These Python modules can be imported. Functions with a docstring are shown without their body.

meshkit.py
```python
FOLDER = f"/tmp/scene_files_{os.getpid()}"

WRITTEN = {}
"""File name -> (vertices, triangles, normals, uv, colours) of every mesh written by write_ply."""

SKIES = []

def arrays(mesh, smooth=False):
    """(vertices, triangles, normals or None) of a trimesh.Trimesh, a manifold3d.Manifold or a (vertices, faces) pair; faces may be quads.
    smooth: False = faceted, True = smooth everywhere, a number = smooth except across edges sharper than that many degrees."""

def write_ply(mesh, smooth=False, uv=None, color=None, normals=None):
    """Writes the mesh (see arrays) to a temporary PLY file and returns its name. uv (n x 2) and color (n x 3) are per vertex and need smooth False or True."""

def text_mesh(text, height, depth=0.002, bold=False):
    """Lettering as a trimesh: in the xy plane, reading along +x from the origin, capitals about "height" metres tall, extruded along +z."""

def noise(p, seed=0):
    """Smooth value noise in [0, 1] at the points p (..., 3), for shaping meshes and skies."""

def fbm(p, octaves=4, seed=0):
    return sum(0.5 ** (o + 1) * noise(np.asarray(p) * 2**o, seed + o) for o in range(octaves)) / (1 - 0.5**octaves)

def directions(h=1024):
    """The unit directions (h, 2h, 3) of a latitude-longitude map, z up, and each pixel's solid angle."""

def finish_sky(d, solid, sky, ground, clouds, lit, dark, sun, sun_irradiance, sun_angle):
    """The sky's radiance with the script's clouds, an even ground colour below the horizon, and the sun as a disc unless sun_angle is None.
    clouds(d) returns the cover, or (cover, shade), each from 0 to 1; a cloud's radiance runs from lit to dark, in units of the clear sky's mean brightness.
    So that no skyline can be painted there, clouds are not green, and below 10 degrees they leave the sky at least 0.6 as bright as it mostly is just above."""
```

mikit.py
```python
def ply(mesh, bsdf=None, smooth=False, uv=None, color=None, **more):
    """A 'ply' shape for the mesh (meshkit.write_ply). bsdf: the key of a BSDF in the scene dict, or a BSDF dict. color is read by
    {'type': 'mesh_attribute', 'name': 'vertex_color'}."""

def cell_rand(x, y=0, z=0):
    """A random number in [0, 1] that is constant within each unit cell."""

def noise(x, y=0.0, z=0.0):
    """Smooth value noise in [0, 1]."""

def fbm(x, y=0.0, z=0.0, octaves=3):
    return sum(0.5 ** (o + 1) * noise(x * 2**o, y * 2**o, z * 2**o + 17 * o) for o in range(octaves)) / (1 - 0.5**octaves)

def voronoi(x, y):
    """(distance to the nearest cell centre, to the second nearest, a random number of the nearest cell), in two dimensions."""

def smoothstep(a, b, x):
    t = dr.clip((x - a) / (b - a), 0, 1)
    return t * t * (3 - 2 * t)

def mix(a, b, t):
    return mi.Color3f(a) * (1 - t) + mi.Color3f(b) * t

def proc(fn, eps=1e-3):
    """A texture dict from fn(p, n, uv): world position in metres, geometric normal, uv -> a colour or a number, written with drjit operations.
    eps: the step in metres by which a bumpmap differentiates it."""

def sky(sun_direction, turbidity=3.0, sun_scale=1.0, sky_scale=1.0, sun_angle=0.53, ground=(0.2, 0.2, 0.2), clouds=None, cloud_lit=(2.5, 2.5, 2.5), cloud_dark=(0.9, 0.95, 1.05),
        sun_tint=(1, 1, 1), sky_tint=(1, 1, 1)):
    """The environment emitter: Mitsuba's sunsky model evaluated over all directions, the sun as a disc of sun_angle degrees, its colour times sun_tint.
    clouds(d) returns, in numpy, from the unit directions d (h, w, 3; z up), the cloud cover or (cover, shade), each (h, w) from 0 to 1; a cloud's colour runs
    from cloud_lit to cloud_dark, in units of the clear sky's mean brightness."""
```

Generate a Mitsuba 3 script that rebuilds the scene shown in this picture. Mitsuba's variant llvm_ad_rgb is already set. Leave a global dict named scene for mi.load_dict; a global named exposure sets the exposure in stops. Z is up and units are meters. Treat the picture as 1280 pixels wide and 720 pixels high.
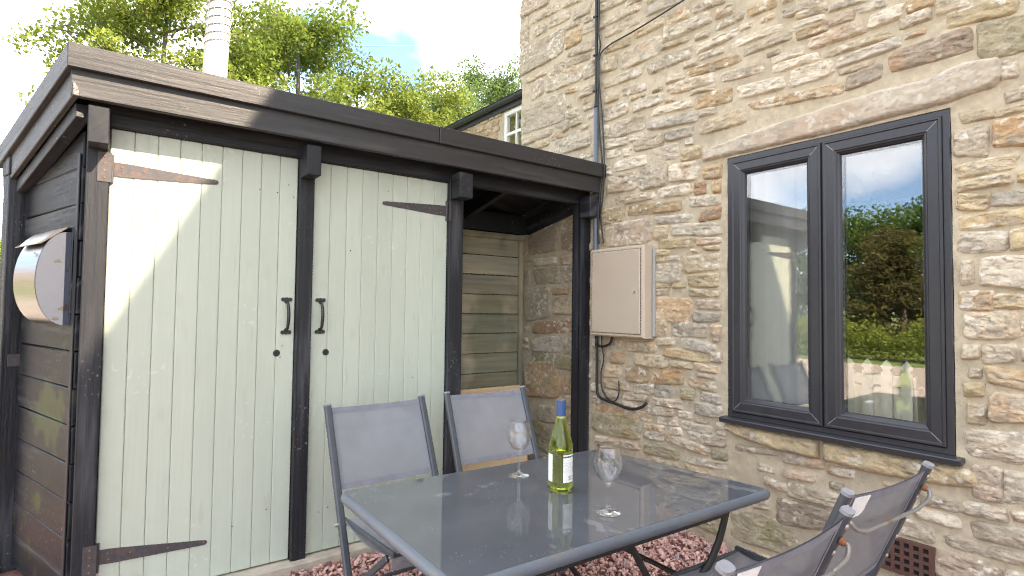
import math, random
import numpy as np
import drjit as dr
import mitsuba as mi
import trimesh
import manifold3d as m3
from shapely.geometry import Polygon, Point, box as sbox
from shapely.ops import unary_union
import mikit, meshkit
from mikit import noise, fbm, cell_rand, smoothstep, mix, proc, voronoi

rng = np.random.default_rng(7)
random.seed(7)
scene, labels = {}, {}
T = mi.ScalarTransform4f

# ------------------------------------------------------------------ camera, sky, exposure
YAW, PITCH, ROLL = math.radians(36.48), math.radians(2.1), math.radians(0.705)
_f = np.array([math.sin(YAW)*math.cos(PITCH), math.cos(YAW)*math.cos(PITCH), math.sin(PITCH)])
_r = np.array([math.cos(YAW), -math.sin(YAW), 0.0])
_u = np.cross(_r, _f)
_up = -_r*math.sin(ROLL) + _u*math.cos(ROLL)
EYE = np.array([0.0, 0.0, 1.30])
scene['camera'] = {'type': 'perspective', 'fov': math.degrees(2*math.atan(640/703.4)), 'fov_axis': 'x', 'near_clip': 0.05, 'far_clip': 6000.0,
                   'to_world': T().look_at(origin=EYE.tolist(), target=(EYE+_f).tolist(), up=_up.tolist())}
SUN = np.array([1.0, -1.90, 1.87])


def cloud_fn(d):
    p = np.stack([d[..., 0], d[..., 1], d[..., 2]*1.6], -1)
    n = meshkit.fbm(p*2.3 + np.array([3.2203, 39.7384, 41.5022]), 6, 3)
    s = meshkit.fbm(p*3.1 + 4.7, 5, 9)
    cover = 0.05 + 0.95*np.clip((n - 0.365)/0.11, 0, 1)
    shade = 0.75*np.clip((s - 0.44)/0.2, 0, 1)*np.clip((n-0.50)/0.12, 0, 1)
    return cover, shade


scene['sky'] = mikit.sky(SUN, turbidity=3, clouds=cloud_fn, cloud_lit=(2.75, 2.85, 3.0), cloud_dark=(0.95, 1.06, 1.25))
exposure = 3.75

# ------------------------------------------------------------------ helpers


def add(name, mesh, bsdf, parent=None, smooth=False, uv=None, label=None, cat=None, group=None, kind=None, **more):
    key = name if parent is None else parent + '__' + name
    base, k = key, 0
    while key in scene:
        k += 1
        key = '%s_%03d' % (base, k)
    scene[key] = mikit.ply(mesh, bsdf, smooth=smooth, uv=uv, **more)
    tag(key, label, cat, group, kind)
    return key


used = set()


def tag(key, label=None, cat=None, group=None, kind=None):
    d = {}
    if label: d['label'] = label
    if cat: d['category'] = cat
    if group: d['group'] = group
    if kind: d['kind'] = kind
    if d: labels.setdefault(key, {}).update(d)


def thing(name, label, cat, group=None):
    key, k = name, 0
    while key in used:
        k += 1
        key = '%s_%03d' % (name, k)
    used.add(key)
    tag(key, label, cat, group)
    return key


def norm(v):
    v = np.asarray(v, float)
    return v/np.linalg.norm(v)


def cbox(L, W, H, c=0.003, wob=0.0):
    """Chamfered box about the origin; returns vertices, faces."""
    h = np.array([L, W, H])/2
    pts = []
    for s in np.ndindex(2, 2, 2):
        s = np.array(s)*2 - 1
        j = rng.normal(0, wob, 3) if wob else 0
        for k in range(3):
            q = h - c
            q = q.copy(); q[k] = h[k]
            pts.append(s*q + j)
    m = trimesh.Trimesh(np.array(pts), process=False).convex_hull
    return np.array(m.vertices), np.array(m.faces)


class MB:
    """Collects pieces of one mesh with uv."""
    def __init__(self): self.v, self.f, self.uv, self.n = [], [], [], 0

    def put(self, v, f, uv=None):
        self.v.append(np.asarray(v, float)); self.f.append(np.asarray(f, int) + self.n)
        self.uv.append(np.zeros((len(v), 2)) if uv is None else np.asarray(uv, float)); self.n += len(v)
        return self

    def beam(self, p0, p1, side, W, H, c=0.003, wob=0.0):
        """A bar from p0 to p1, W wide along side, H along the third axis; wood uv along its length."""
        p0, p1 = np.asarray(p0, float), np.asarray(p1, float)
        a = p1 - p0; L = np.linalg.norm(a); a /= L
        s = np.asarray(side, float); s = norm(s - a*(s@a)); t = np.cross(a, s)
        v, f = cbox(L, W, H, c, wob)
        o = rng.random(2)*40
        uv = np.stack([v[:, 0] + o[0], v[:, 1] + v[:, 2] + o[1]], 1)
        return self.put((p0+p1)/2 + v[:, :1]*a + v[:, 1:2]*s + v[:, 2:]*t, f, uv)

    def box(self, x0, x1, y0, y1, z0, z1, c=0.003):
        v, f = cbox(x1-x0, y1-y0, z1-z0, c)
        return self.put(v + [(x0+x1)/2, (y0+y1)/2, (z0+z1)/2], f, v[:, :2])

    def tri(self, m, uv=None): return self.put(m.vertices, m.faces, uv)

    def tube(self, pts, r, n=10, caps=True, closed=False, flat=None):
        """Sweep of a circle (or an ellipse: flat = (axis, factor)) along points."""
        pts = np.asarray(pts, float); N = len(pts)
        rad = np.broadcast_to(r, (N,))
        tan = np.array([norm((pts[(i+1) % N] if closed or i < N-1 else pts[i]) - (pts[i-1] if closed or i > 0 else pts[i])) for i in range(N)])
        ref = np.array([0, 0, 1.0]) if abs(tan[0][2]) < 0.9 else np.array([1.0, 0, 0])
        ang = np.linspace(0, 2*np.pi, n, endpoint=False)
        V = []
        u = norm(np.cross(tan[0], ref))
        for i in range(N):
            u = norm(u - tan[i]*(u@tan[i])); w = np.cross(tan[i], u)
            ring = np.cos(ang)[:, None]*u + np.sin(ang)[:, None]*w
            if flat is not None:
                ax = norm(flat[0]); ring = ring + (ring@ax)[:, None]*ax*(flat[1]-1)
            V.append(pts[i] + ring*rad[i])
        V = np.concatenate(V); F = []
        for i in range(N if closed else N-1):
            j = (i+1) % N
            for k in range(n):
                k2 = (k+1) % n
                F += [[i*n+k, i*n+k2, j*n+k2], [i*n+k, j*n+k2, j*n+k]]
        if caps and not closed:
            V = np.concatenate([V, pts[:1], pts[-1:]])
            for k in range(n):
                k2 = (k+1) % n
                F += [[N*n, k2, k], [N*n+1, (N-1)*n+k, (N-1)*n+k2]]
        return self.put(V, F)

    def lathe(self, prof, n=32, at=(0, 0, 0), closed=False):
        """Revolve (r, z) profile about z."""
        prof = np.asarray(prof, float); N = len(prof); a = np.linspace(0, 2*np.pi, n, endpoint=False)
        V = np.stack([prof[:, None, 0]*np.cos(a), prof[:, None, 0]*np.sin(a), np.repeat(prof[:, 1:2], n, 1)], -1).reshape(-1, 3)
        F = []
        for i in range(N if closed else N-1):
            j = (i+1) % N
            for k in range(n):
                k2 = (k+1) % n
                if prof[j, 0] > 1e-7: F.append([i*n+k, j*n+k2, j*n+k])
                if prof[i, 0] > 1e-7: F.append([i*n+k, i*n+k2, j*n+k2])
        uv = np.stack([np.tile(a, N), np.repeat(prof[:, 1], n)], 1)
        return self.put(V + np.asarray(at), F, uv)

    def extrude(self, poly, h, M, o):
        """Polygon in a plane with axes M[0], M[1], extruded by h along M[2] from the point o."""
        m = trimesh.creation.extrude_polygon(poly, h, engine='earcut')
        M = np.asarray(M, float)
        return self.put(np.asarray(o) + m.vertices@M, m.faces if np.linalg.det(M) > 0 else m.faces[:, ::-1], m.vertices[:, :2])

    def get(self): return np.concatenate(self.v), np.concatenate(self.f)

    def mesh(self): return trimesh.Trimesh(*self.get(), process=False)

    def add(self, name, bsdf, parent=None, smooth=False, withuv=False, **kw):
        v, f = self.get()
        if withuv: return add(name, (v, f), bsdf, parent, smooth=bool(smooth), uv=np.concatenate(self.uv), **kw)
        return add(name, self.mesh(), bsdf, parent, smooth=smooth, **kw)


def rrect(w, h, r, n=6):
    return sbox(-w/2+r, -h/2+r, w/2-r, h/2-r).buffer(r, quad_segs=n)


def smoothpath(pts, n=8):
    """Catmull-Rom through the points."""
    p = np.asarray(pts, float); p = np.vstack([2*p[0]-p[1], p, 2*p[-1]-p[-2]]); out = []
    for i in range(1, len(p)-2):
        for t in np.linspace(0, 1, n, endpoint=False):
            out.append(0.5*((2*p[i]) + (-p[i-1]+p[i+1])*t + (2*p[i-1]-5*p[i]+4*p[i+1]-p[i+2])*t*t + (-p[i-1]+3*p[i]-3*p[i+1]+p[i+2])*t**3))
    out.append(p[-2])
    return np.array(out)


# ------------------------------------------------------------------ materials
C3 = mi.Color3f


def grey(*c): return {'type': 'rgb', 'value': list(c)}


def mat(name, base, rough=0.6, bump=None, scale=0.002, eps=1e-3, two=True, **kw):
    b = {'type': 'principled', 'base_color': base if isinstance(base, dict) else grey(*base), 'roughness': rough, **kw}
    if bump is not None:
        b = {'type': 'bumpmap', 'tex': proc(bump, eps), 'scale': scale, 'bsdf': b}
    scene[name] = {'type': 'twosided', 'b': b} if two else b


PAL = dict(g=(.425, .38, .315), b=(.47, .40, .295), o=(.39, .285, .175), w=(.545, .50, .43), r=(.31, .195, .125), y=(.46, .38, .245), d=(.26, .22, .185),
           p=(.44, .36, .295), s=(.415, .39, .355), k=(.33, .305, .215), R=(.47, .335, .215), O=(.48, .375, .27), W=(.53, .475, .395), D=(.235, .185, .155))
PAL = {k: tuple(0.80*a + 0.20*b for a, b in zip(v, (.445, .385, .30))) for k, v in PAL.items()}
PKEYS = list(PAL)


def stone_col(p, n, uv):
    c = C3(0.4)
    for i, k in enumerate(PKEYS):
        c = dr.select(dr.abs(uv.x*20 - i - 0.5) < 0.5, C3(*PAL[k]), c)
    tone = 0.86 + 0.28*uv.y
    x, y, z = p.x*1.0, p.y, p.z
    big = fbm(y*9 + uv.y*31, z*13, x*9, 4)
    fine = fbm(y*70, z*85, x*70, 4)
    grain = noise(y*260, z*260, x*260)
    c = c*tone*(0.60 + 0.36*big + 0.52*fine)*(0.86 + 0.28*grain)
    iron = smoothstep(0.54, 0.70, fbm(y*9 + 5.1, z*13 + uv.y*9, x*7, 4))*0.55
    c = mix(c, C3(.40, .235, .115)*(0.5+1.0*fine), iron*smoothstep(0.45, 0.9, uv.y))
    weather = smoothstep(0.52, 0.66, fbm(y*20 + 2.2, z*30 + 7, x*15, 4))
    c = mix(c, C3(.27, .25, .22)*(0.5+1.0*fine), weather*0.55)
    lich = smoothstep(0.55, 0.66, fbm(y*38, z*46 + 3, x*38, 5))*smoothstep(0.30, 0.6, noise(y*6 + 9, z*7, 2))
    c = mix(c, C3(.64, .615, .565)*(0.8+0.4*fine), lich*0.75)
    pit = smoothstep(0.30, 0.20, fbm(y*55 + 1, z*80, x*55, 3))
    c = mix(c, c*0.45, pit*0.7)
    moss = smoothstep(0.58, 0.70, fbm(y*7 + 3, z*8, 4.0, 4))*dr.select(dr.abs(uv.x*20 - 9.5) < 0.5, 0.6, 0.06)
    return mix(c, C3(.25, .245, .115)*(0.5+1.0*fine), moss)*C3(1.03, .975, .895)


def stone_bump(p, n, uv):
    bed = fbm(p.y*14 + uv.y*50, p.z*46, p.x*20, 4)
    mid = fbm(p.y*55, p.z*80, p.x*55, 4)
    return 0.8*bed + 0.9*mid + 0.25*dr.abs(noise(p.y*170, p.z*200, p.x*170) - 0.5)


def slab_col(p, n, uv):
    c = mix(C3(.40, .335, .255), C3(.50, .435, .345), fbm(p.y*6, p.z*11, p.x*9, 4))*(0.72 + 0.56*fbm(p.y*60, p.z*75, p.x*60, 4))
    c = mix(c, C3(.43, .30, .215), smoothstep(0.54, 0.68, fbm(p.y*3.1 + 2, p.z*9, 3.0, 4))*0.5)
    c = mix(c, C3(.27, .235, .19), smoothstep(0.60, 0.70, fbm(p.y*16, p.z*30, 1.0, 4))*0.45)
    return mix(c, C3(.60, .57, .51), smoothstep(0.66, 0.74, fbm(p.y*26, p.z*34, 8.0, 4))*0.5)


mat('m_slab', proc(slab_col), 0.88, lambda p, n, uv: 0.8*fbm(p.y*11, p.z*30, p.x*20, 4) + 0.6*fbm(p.y*70, p.z*80, p.x*60, 3), 0.009, 1.2e-3, specular=0.25)
mat('m_stone', proc(stone_col), 0.9, stone_bump, 0.017, 1.2e-3, specular=0.25)


def mortar_col(p, n, uv):
    a = fbm(p.y*4, p.z*4, p.x*4, 4)
    b = fbm(p.y*45, p.z*45, p.x*45, 3)
    c = mix(C3(.42, .352, .25), C3(.505, .43, .32), a)*(0.76 + 0.48*b)
    st = smoothstep(0.56, 0.70, fbm(p.y*3 + 7, p.z*5, p.x*3, 4))
    c = mix(c, C3(.33, .28, .205), st*0.5)
    sp = smoothstep(0.75, 0.82, noise(p.y*160, p.z*160, p.x*160))
    c = mix(c, C3(.28, .235, .17), sp*0.3)
    return c


mat('m_mortar', proc(mortar_col), 0.93, lambda p, n, uv: fbm(p.y*28, p.z*28, p.x*28, 5) + 0.25*noise(p.y*220, p.z*220, p.x*220), 0.006, specular=0.2)


def wood_dark(base, worn, amount, sheen_moss=0.0):
    def f(p, n, uv):
        g = fbm(uv.x*2.2, uv.y*55, 3.1, 4)
        fine = fbm(uv.x*9, uv.y*260, 1.7, 3)
        wear = smoothstep(0.50, 0.75, fbm(uv.x*1.7 + 5, uv.y*16, 8.3, 4))*amount
        c = mix(C3(*base), C3(*worn), dr.clip(wear*(0.4+1.2*fine), 0, 1))*(0.70 + 0.40*g + 0.20*fine)
        kx, ky, kr = voronoi(uv.x*1.9, uv.y*5.0)
        knot = smoothstep(0.16, 0.05, kx)*smoothstep(0.55, 0.6, kr)
        c = mix(c, C3(.02, .017, .015), knot*0.6)
        fl = smoothstep(0.84, 0.90, noise(p.x*130, p.y*130, p.z*80))*smoothstep(0.58, 0.75, noise(p.x*7, p.y*7, p.z*3 + 8))
        c = mix(c, C3(.30, .30, .30), fl*0.4)
        if sheen_moss:
            ms = smoothstep(0.54, 0.70, fbm(p.x*6, p.y*6, p.z*5 + 3, 4))*sheen_moss*smoothstep(1.5, 0.9, p.z)
            c = mix(c, C3(.052, .068, .022), ms)
        return c
    return f


def wood_bump(p, n, uv): return fbm(uv.x*3.0, uv.y*110, 3.1, 4) + 0.4*fbm(uv.x*30, uv.y*300, 1.0, 2)


mat('m_black', proc(wood_dark((.015, .016, .021), (.055, .058, .069), 0.8)), 0.52, wood_bump, 0.0028, specular=0.35)
mat('m_fascia', proc(wood_dark((.026, .025, .028), (.068, .064, .067), 0.9)), 0.50, wood_bump, 0.0013, specular=0.5)
mat('m_side', proc(wood_dark((.011, .012, .016), (.070, .074, .085), 0.6, 0.6)), 0.50, wood_bump, 0.0028, specular=0.22)


def bay_col(p, n, uv):
    g = fbm(uv.x*2.0, uv.y*45, 3.1, 4)
    fine = fbm(uv.x*8, uv.y*230, 1.7, 3)
    t = cell_rand(dr.floor(uv.y*0.5), 3)
    c = mix(C3(.27, .25, .185), C3(.355, .295, .20), smoothstep(0.35, 0.7, fbm(uv.x*1.3, uv.y*9, 4.0, 4)))*(0.55 + 0.6*g + 0.35*fine)*(0.8+0.4*t)
    gr = smoothstep(0.42, 0.62, fbm(p.x*3.2, p.z*2.5, 7.0, 4))
    c = mix(c, C3(.105, .115, .062)*(0.7+0.6*fine), gr*0.55)
    return c


mat('m_bay', proc(bay_col), 0.75, wood_bump, 0.003)


def paint_col(p, n, uv):
    a = fbm(p.x*2, p.z*1.1, 3.0, 4)
    b = fbm(p.x*110, p.z*5, 2.0, 3)
    c = C3(.438, .478, .408)*(0.93 + 0.10*a + 0.06*b)
    st = smoothstep(0.74, 0.84, fbm(p.x*36, p.z*6, 9.0, 3))
    c = mix(c, C3(.37, .40, .32), st*0.35)
    ch = smoothstep(0.86, 0.90, noise(p.x*75, p.z*60, 4.0))*smoothstep(0.68, 0.76, noise(p.x*5, p.z*4, 1.0))
    c = c*(0.965 + 0.07*noise(uv.y*0.37, 3.0, 1.0))
    bl = smoothstep(0.11, 0.03, voronoi(uv.x*2.1, uv.y*4.3)[0])*smoothstep(0.5, 0.7, noise(uv.x*1.1, uv.y*0.9, 2.0))
    c = mix(c, C3(.40, .40, .30), bl*0.35)
    return mix(c, C3(.60, .61, .56), ch*0.35)


mat('m_paint', proc(paint_col), 0.42, lambda p, n, uv: fbm(uv.x*2.5, uv.y*140, 3.1, 3) + 0.5*fbm(p.x*30, p.z*30, 3.0, 2), 0.0006, specular=0.5)


def iron_col(p, n, uv):
    r = smoothstep(0.54, 0.72, fbm(p.x*45, p.z*45, p.y*45, 4))
    return mix(C3(.050, .046, .052)*(0.8+0.5*fbm(p.x*90, p.z*90, 1.0, 2)), C3(.14, .07, .04), r*0.35)


mat('m_iron', proc(iron_col), 0.5, lambda p, n, uv: fbm(p.x*160, p.y*160, p.z*160, 3), 0.0006)
mat('m_rust', proc(lambda p, n, uv: mix(C3(.33, .125, .05), C3(.14, .055, .03), fbm(p.x*130, p.y*130, p.z*130, 3))), 0.8)
mat('m_castblack', (.018, .018, .020), 0.35)
mat('m_hole', (.012, .011, .010), 0.9)


def upvc_col(p, n, uv): return C3(.030, .029, .035)*(0.85 + 0.3*fbm(p.y*30, p.z*8, p.x*30, 3))


mat('m_upvc', proc(upvc_col), 0.34, lambda p, n, uv: fbm(p.y*80, p.z*25, p.x*60, 3), 0.0004, specular=0.5)
mat('m_weld', (.30, .29, .28), 0.6)
mat('m_conduit', (.105, .125, .165), 0.4)
mat('m_cable', (.022, .021, .022), 0.5)
mat('m_meter', proc(lambda p, n, uv: C3(.50, .415, .325)*(0.93 + 0.12*fbm(p.y*5, p.z*3, p.x*5, 4) + 0.03*noise(p.y*200, p.z*200, 1.0))), 0.45, specular=0.4)
mat('m_seam', (.16, .125, .095), 0.8)
mat('m_silver', (.62, .62, .62), 0.3, metallic=0.9)


def steel_col(p, n, uv): return C3(.27, .265, .275)*(0.85 + 0.3*fbm(p.x*3, p.y*3, p.z*260, 3))


mat('m_steel', proc(steel_col), 0.30, metallic=0.95)
mat('m_steelplate', proc(lambda p, n, uv: mix(C3(.066, .076, .108)*(0.93+0.12*fbm(p.x*30, p.y*30, p.z*30, 3)), C3(.05, .045, .045), smoothstep(0.66, 0.72, fbm(p.x*30 + 3, p.z*55, 2.0, 3))*smoothstep(0.5, 0.62, noise(p.x*9, p.z*9, 6.0)))), 0.45, metallic=0.15)


def table_col(p, n, uv):
    d = fbm(p.x*7, p.y*7, 2.0, 5)
    c = C3(.092, .097, .110)*(0.85 + 0.3*d)
    sp = smoothstep(0.90, 0.94, noise(p.x*210, p.y*210, 3.0))*smoothstep(0.55, 0.75, noise(p.x*9, p.y*9, 1.0))
    sm = smoothstep(0.55, 0.70, fbm(p.x*34, p.y*19, 6.0, 5))*smoothstep(0.55, 0.70, fbm(p.x*3.6 + 3.12, p.y*3.6 - 0.08, 4.0, 2))
    return mix(c, C3(.30, .31, .33), dr.clip(sp*0.6 + sm*0.32, 0, 0.7))


scene['m_tableglass'] = {'type': 'twosided', 'b': {'type': 'plastic', 'diffuse_reflectance': proc(table_col), 'int_ior': 1.68, 'nonlinear': False}}


def frame_col(p, n, uv):
    a = fbm(p.x*11, p.y*11, p.z*11, 4)
    c = C3(.115, .130, .155)*(0.82 + 0.36*a)
    ru = smoothstep(0.62, 0.74, fbm(p.x*9 + 3, p.y*14, p.z*20, 4))
    return mix(c, C3(.19, .145, .105), ru*0.35)


mat('m_frame', proc(frame_col), 0.42, lambda p, n, uv: fbm(p.x*90, p.y*90, p.z*90, 3), 0.0004, metallic=0.1)
mat('m_legs', (.030, .029, .028), 0.45)
mat('m_chairframe', proc(lambda p, n, uv: C3(.068, .075, .090)*(0.85+0.3*fbm(p.x*30, p.y*30, p.z*30, 3))), 0.40, metallic=0.2)
mat('m_chaircap', proc(lambda p, n, uv: C3(.24, .24, .26)*(0.8+0.3*fbm(p.x*60, p.y*60, p.z*60, 3))), 0.55)
mat('m_rod', proc(lambda p, n, uv: mix(C3(.27, .26, .25), C3(.24, .12, .06), smoothstep(0.55, 0.75, fbm(p.x*26, p.y*26, p.z*26, 4))*0.7)), 0.4, metallic=0.4)


def sling_col(p, n, uv):
    w = 0.5 + 0.5*dr.sin(uv.x*2600)*dr.sin(uv.y*2600)
    return C3(.235, .242, .268)*(0.80 + 0.2*w + 0.2*fbm(uv.x*14, uv.y*14, 2.0, 4))


scene['m_sling'] = {'type': 'blendbsdf', 'weight': {'type': 'rgb', 'value': 0.88}, 'a': {'type': 'thindielectric', 'int_ior': 1.02},
                    'b': {'type': 'twosided', 'n': {'type': 'diffuse', 'reflectance': proc(sling_col)}}}
mat('m_hem', proc(lambda p, n, uv: C3(.18, .18, .215)*(0.85 + 0.3*fbm(p.x*40, p.y*40, p.z*40, 3))), 0.8)
mat('m_white', (.72, .72, .72), 0.6)
mat('m_bolt', (.50, .50, .50), 0.35, metallic=0.7)
scene['m_clear'] = {'type': 'dielectric', 'int_ior': 1.5, 'ext_ior': 1.0}
scene['m_bottle'] = {'type': 'dielectric', 'int_ior': 1.5, 'ext_ior': 1.0, 'specular_transmittance': grey(.80, .86, .40)}
scene['m_pane'] = {'type': 'thindielectric', 'int_ior': 1.78}
mat('m_capblue', (.030, .075, .21), 0.35)
mat('m_gold', (.62, .45, .20), 0.3, metallic=0.8)


def label_col(p, n, uv):
    # rows of fine print: uv.x = angle, uv.y = height in metres above the bottle's foot
    u, z = uv.x*0.0425, uv.y
    row = dr.floor(z/0.0052)
    inrow = (z/0.0052 - row)
    ink = (inrow > 0.35) & (inrow < 0.68) & (cell_rand(dr.floor(u/0.0016), row, 2) > 0.35) & (z < 0.112) & (z > 0.066) & (cell_rand(row, 5) > 0.25)
    head = (z > 0.120) & (z < 0.1255) & (cell_rand(dr.floor(u/0.0030), 7, 1) > 0.25)
    blk = (z > 0.044) & (z < 0.060) & (cell_rand(dr.floor(u/0.0011), 1, 9) > 0.45) & (dr.abs(uv.x - 4.86) < 0.22)
    c = dr.select(ink, C3(.45, .45, .47), C3(.74, .74, .72))
    c = dr.select(head, C3(.12, .12, .16), c)
    return dr.select(blk, C3(.32, .32, .35), c)


mat('m_label', proc(label_col), 0.6)
mat('m_plainlabel', (.74, .74, .72), 0.6)
mat('m_ply', proc(lambda p, n, uv: C3(.55, .40, .24)*(0.85+0.3*fbm(p.x*3, p.z*40, p.y*3, 4))), 0.7)
mat('m_concrete', proc(lambda p, n, uv: C3(.42, .37, .30)*(0.65+0.6*fbm(p.x*20, p.y*20, p.z*20, 5))), 0.9, lambda p, n, uv: fbm(p.x*60, p.y*60, p.z*60, 4), 0.004)
mat('m_airbrick', proc(lambda p, n, uv: mix(C3(.115, .050, .036), C3(.075, .040, .034), fbm(p.y*40, p.z*40, p.x*40, 4))), 0.85, lambda p, n, uv: fbm(p.x*120, p.y*120, p.z*120, 3), 0.002)


def chip_col(p, n, uv):
    c = mix(C3(.52, .285, .24), C3(.66, .44, .385), uv.x)
    c = mix(c, C3(.36, .30, .29), smoothstep(0.86, 0.95, uv.y))
    c = mix(c, C3(.20, .085, .08), smoothstep(0.18, 0.05, uv.y))
    return c*(0.75 + 0.5*fbm(p.x*90, p.y*90, p.z*90, 2))


mat('m_chip', proc(chip_col), 0.85)
mat('m_bed', proc(lambda p, n, uv: C3(.17, .075, .062)*(0.6+0.7*fbm(p.x*60, p.y*60, 1.0, 4))), 0.95)
mat('m_grass', proc(lambda p, n, uv: mix(C3(.045, .075, .018), C3(.11, .14, .04), fbm(p.x*3, p.y*3, 1.0, 5))*(0.6+0.8*fbm(p.x*40, p.y*40, 2.0, 3))), 0.95)
mat('m_drive', proc(lambda p, n, uv: C3(.225, .195, .17)*(0.7+0.5*fbm(p.x*12, p.y*12, 1.0, 5)+0.2*noise(p.x*90, p.y*90, 2.0))), 0.9)
mat('m_road', proc(lambda p, n, uv: C3(.16, .155, .15)*(0.75+0.5*fbm(p.x*6, p.y*6, 1.0, 5))), 0.9)
mat('m_hill', proc(lambda p, n, uv: mix(C3(.17, .095, .11), C3(.12, .13, .05), smoothstep(0.45, 0.62, fbm(p.x*.01, p.y*.01, p.z*.02, 5)))*(0.7+0.6*fbm(p.x*.06, p.y*.06, p.z*.06, 4))), 0.95)
LEAFC = [((.23, .295, .06), (.13, .18, .038)), ((.145, .225, .055), (.085, .145, .035)), ((.19, .265, .10), (.11, .17, .055)), ((.165, .155, .065), (.10, .10, .04)), ((.285, .335, .075), (.165, .215, .045))]


def leaf_col(p, n, uv):
    a, b = C3(*LEAFC[0][0]), C3(*LEAFC[0][1])
    for i in range(1, len(LEAFC)):
        s = dr.abs(uv.x*10 - i - 0.5) < 0.5
        a, b = dr.select(s, C3(*LEAFC[i][0]), a), dr.select(s, C3(*LEAFC[i][1]), b)
    return mix(b, a, uv.y)*(0.8 + 0.4*noise(p.x*1.1, p.y*1.1, p.z*1.1))


scene['m_leaf'] = {'type': 'principledthin', 'base_color': proc(leaf_col), 'roughness': 0.55, 'diff_trans': 0.9, 'spec_trans': 0.0, 'eta': 1.4}
mat('m_bark', proc(lambda p, n, uv: C3(.17, .15, .12)*(0.6+0.7*fbm(p.x*20, p.y*20, p.z*5, 4))), 0.95)
mat('m_pole', proc(lambda p, n, uv: C3(.50, .48, .44)*(0.75+0.4*fbm(p.x*14, p.y*14, p.z*1.2, 4))), 0.85)
mat('m_wire', (.25, .25, .26), 0.5, metallic=0.5)
mat('m_slate', proc(lambda p, n, uv: C3(.13, .125, .13)*(0.7+0.6*cell_rand(dr.floor(p.y*4), dr.floor(p.z*5), 3))), 0.7)
mat('m_gutter', (.040, .044, .052), 0.4)
mat('m_whitewood', (.72, .72, .70), 0.5)
mat('m_cream', (.70, .66, .52), 0.6)
mat('m_room', (.22, .20, .18), 0.9)
mat('m_worktop', (.035, .040, .042), 0.25)
mat('m_curtain', proc(lambda p, n, uv: C3(.29, .30, .28)*(0.92 + 0.16*noise(p.y*60, 1.0, 2.0))), 0.9)
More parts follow.
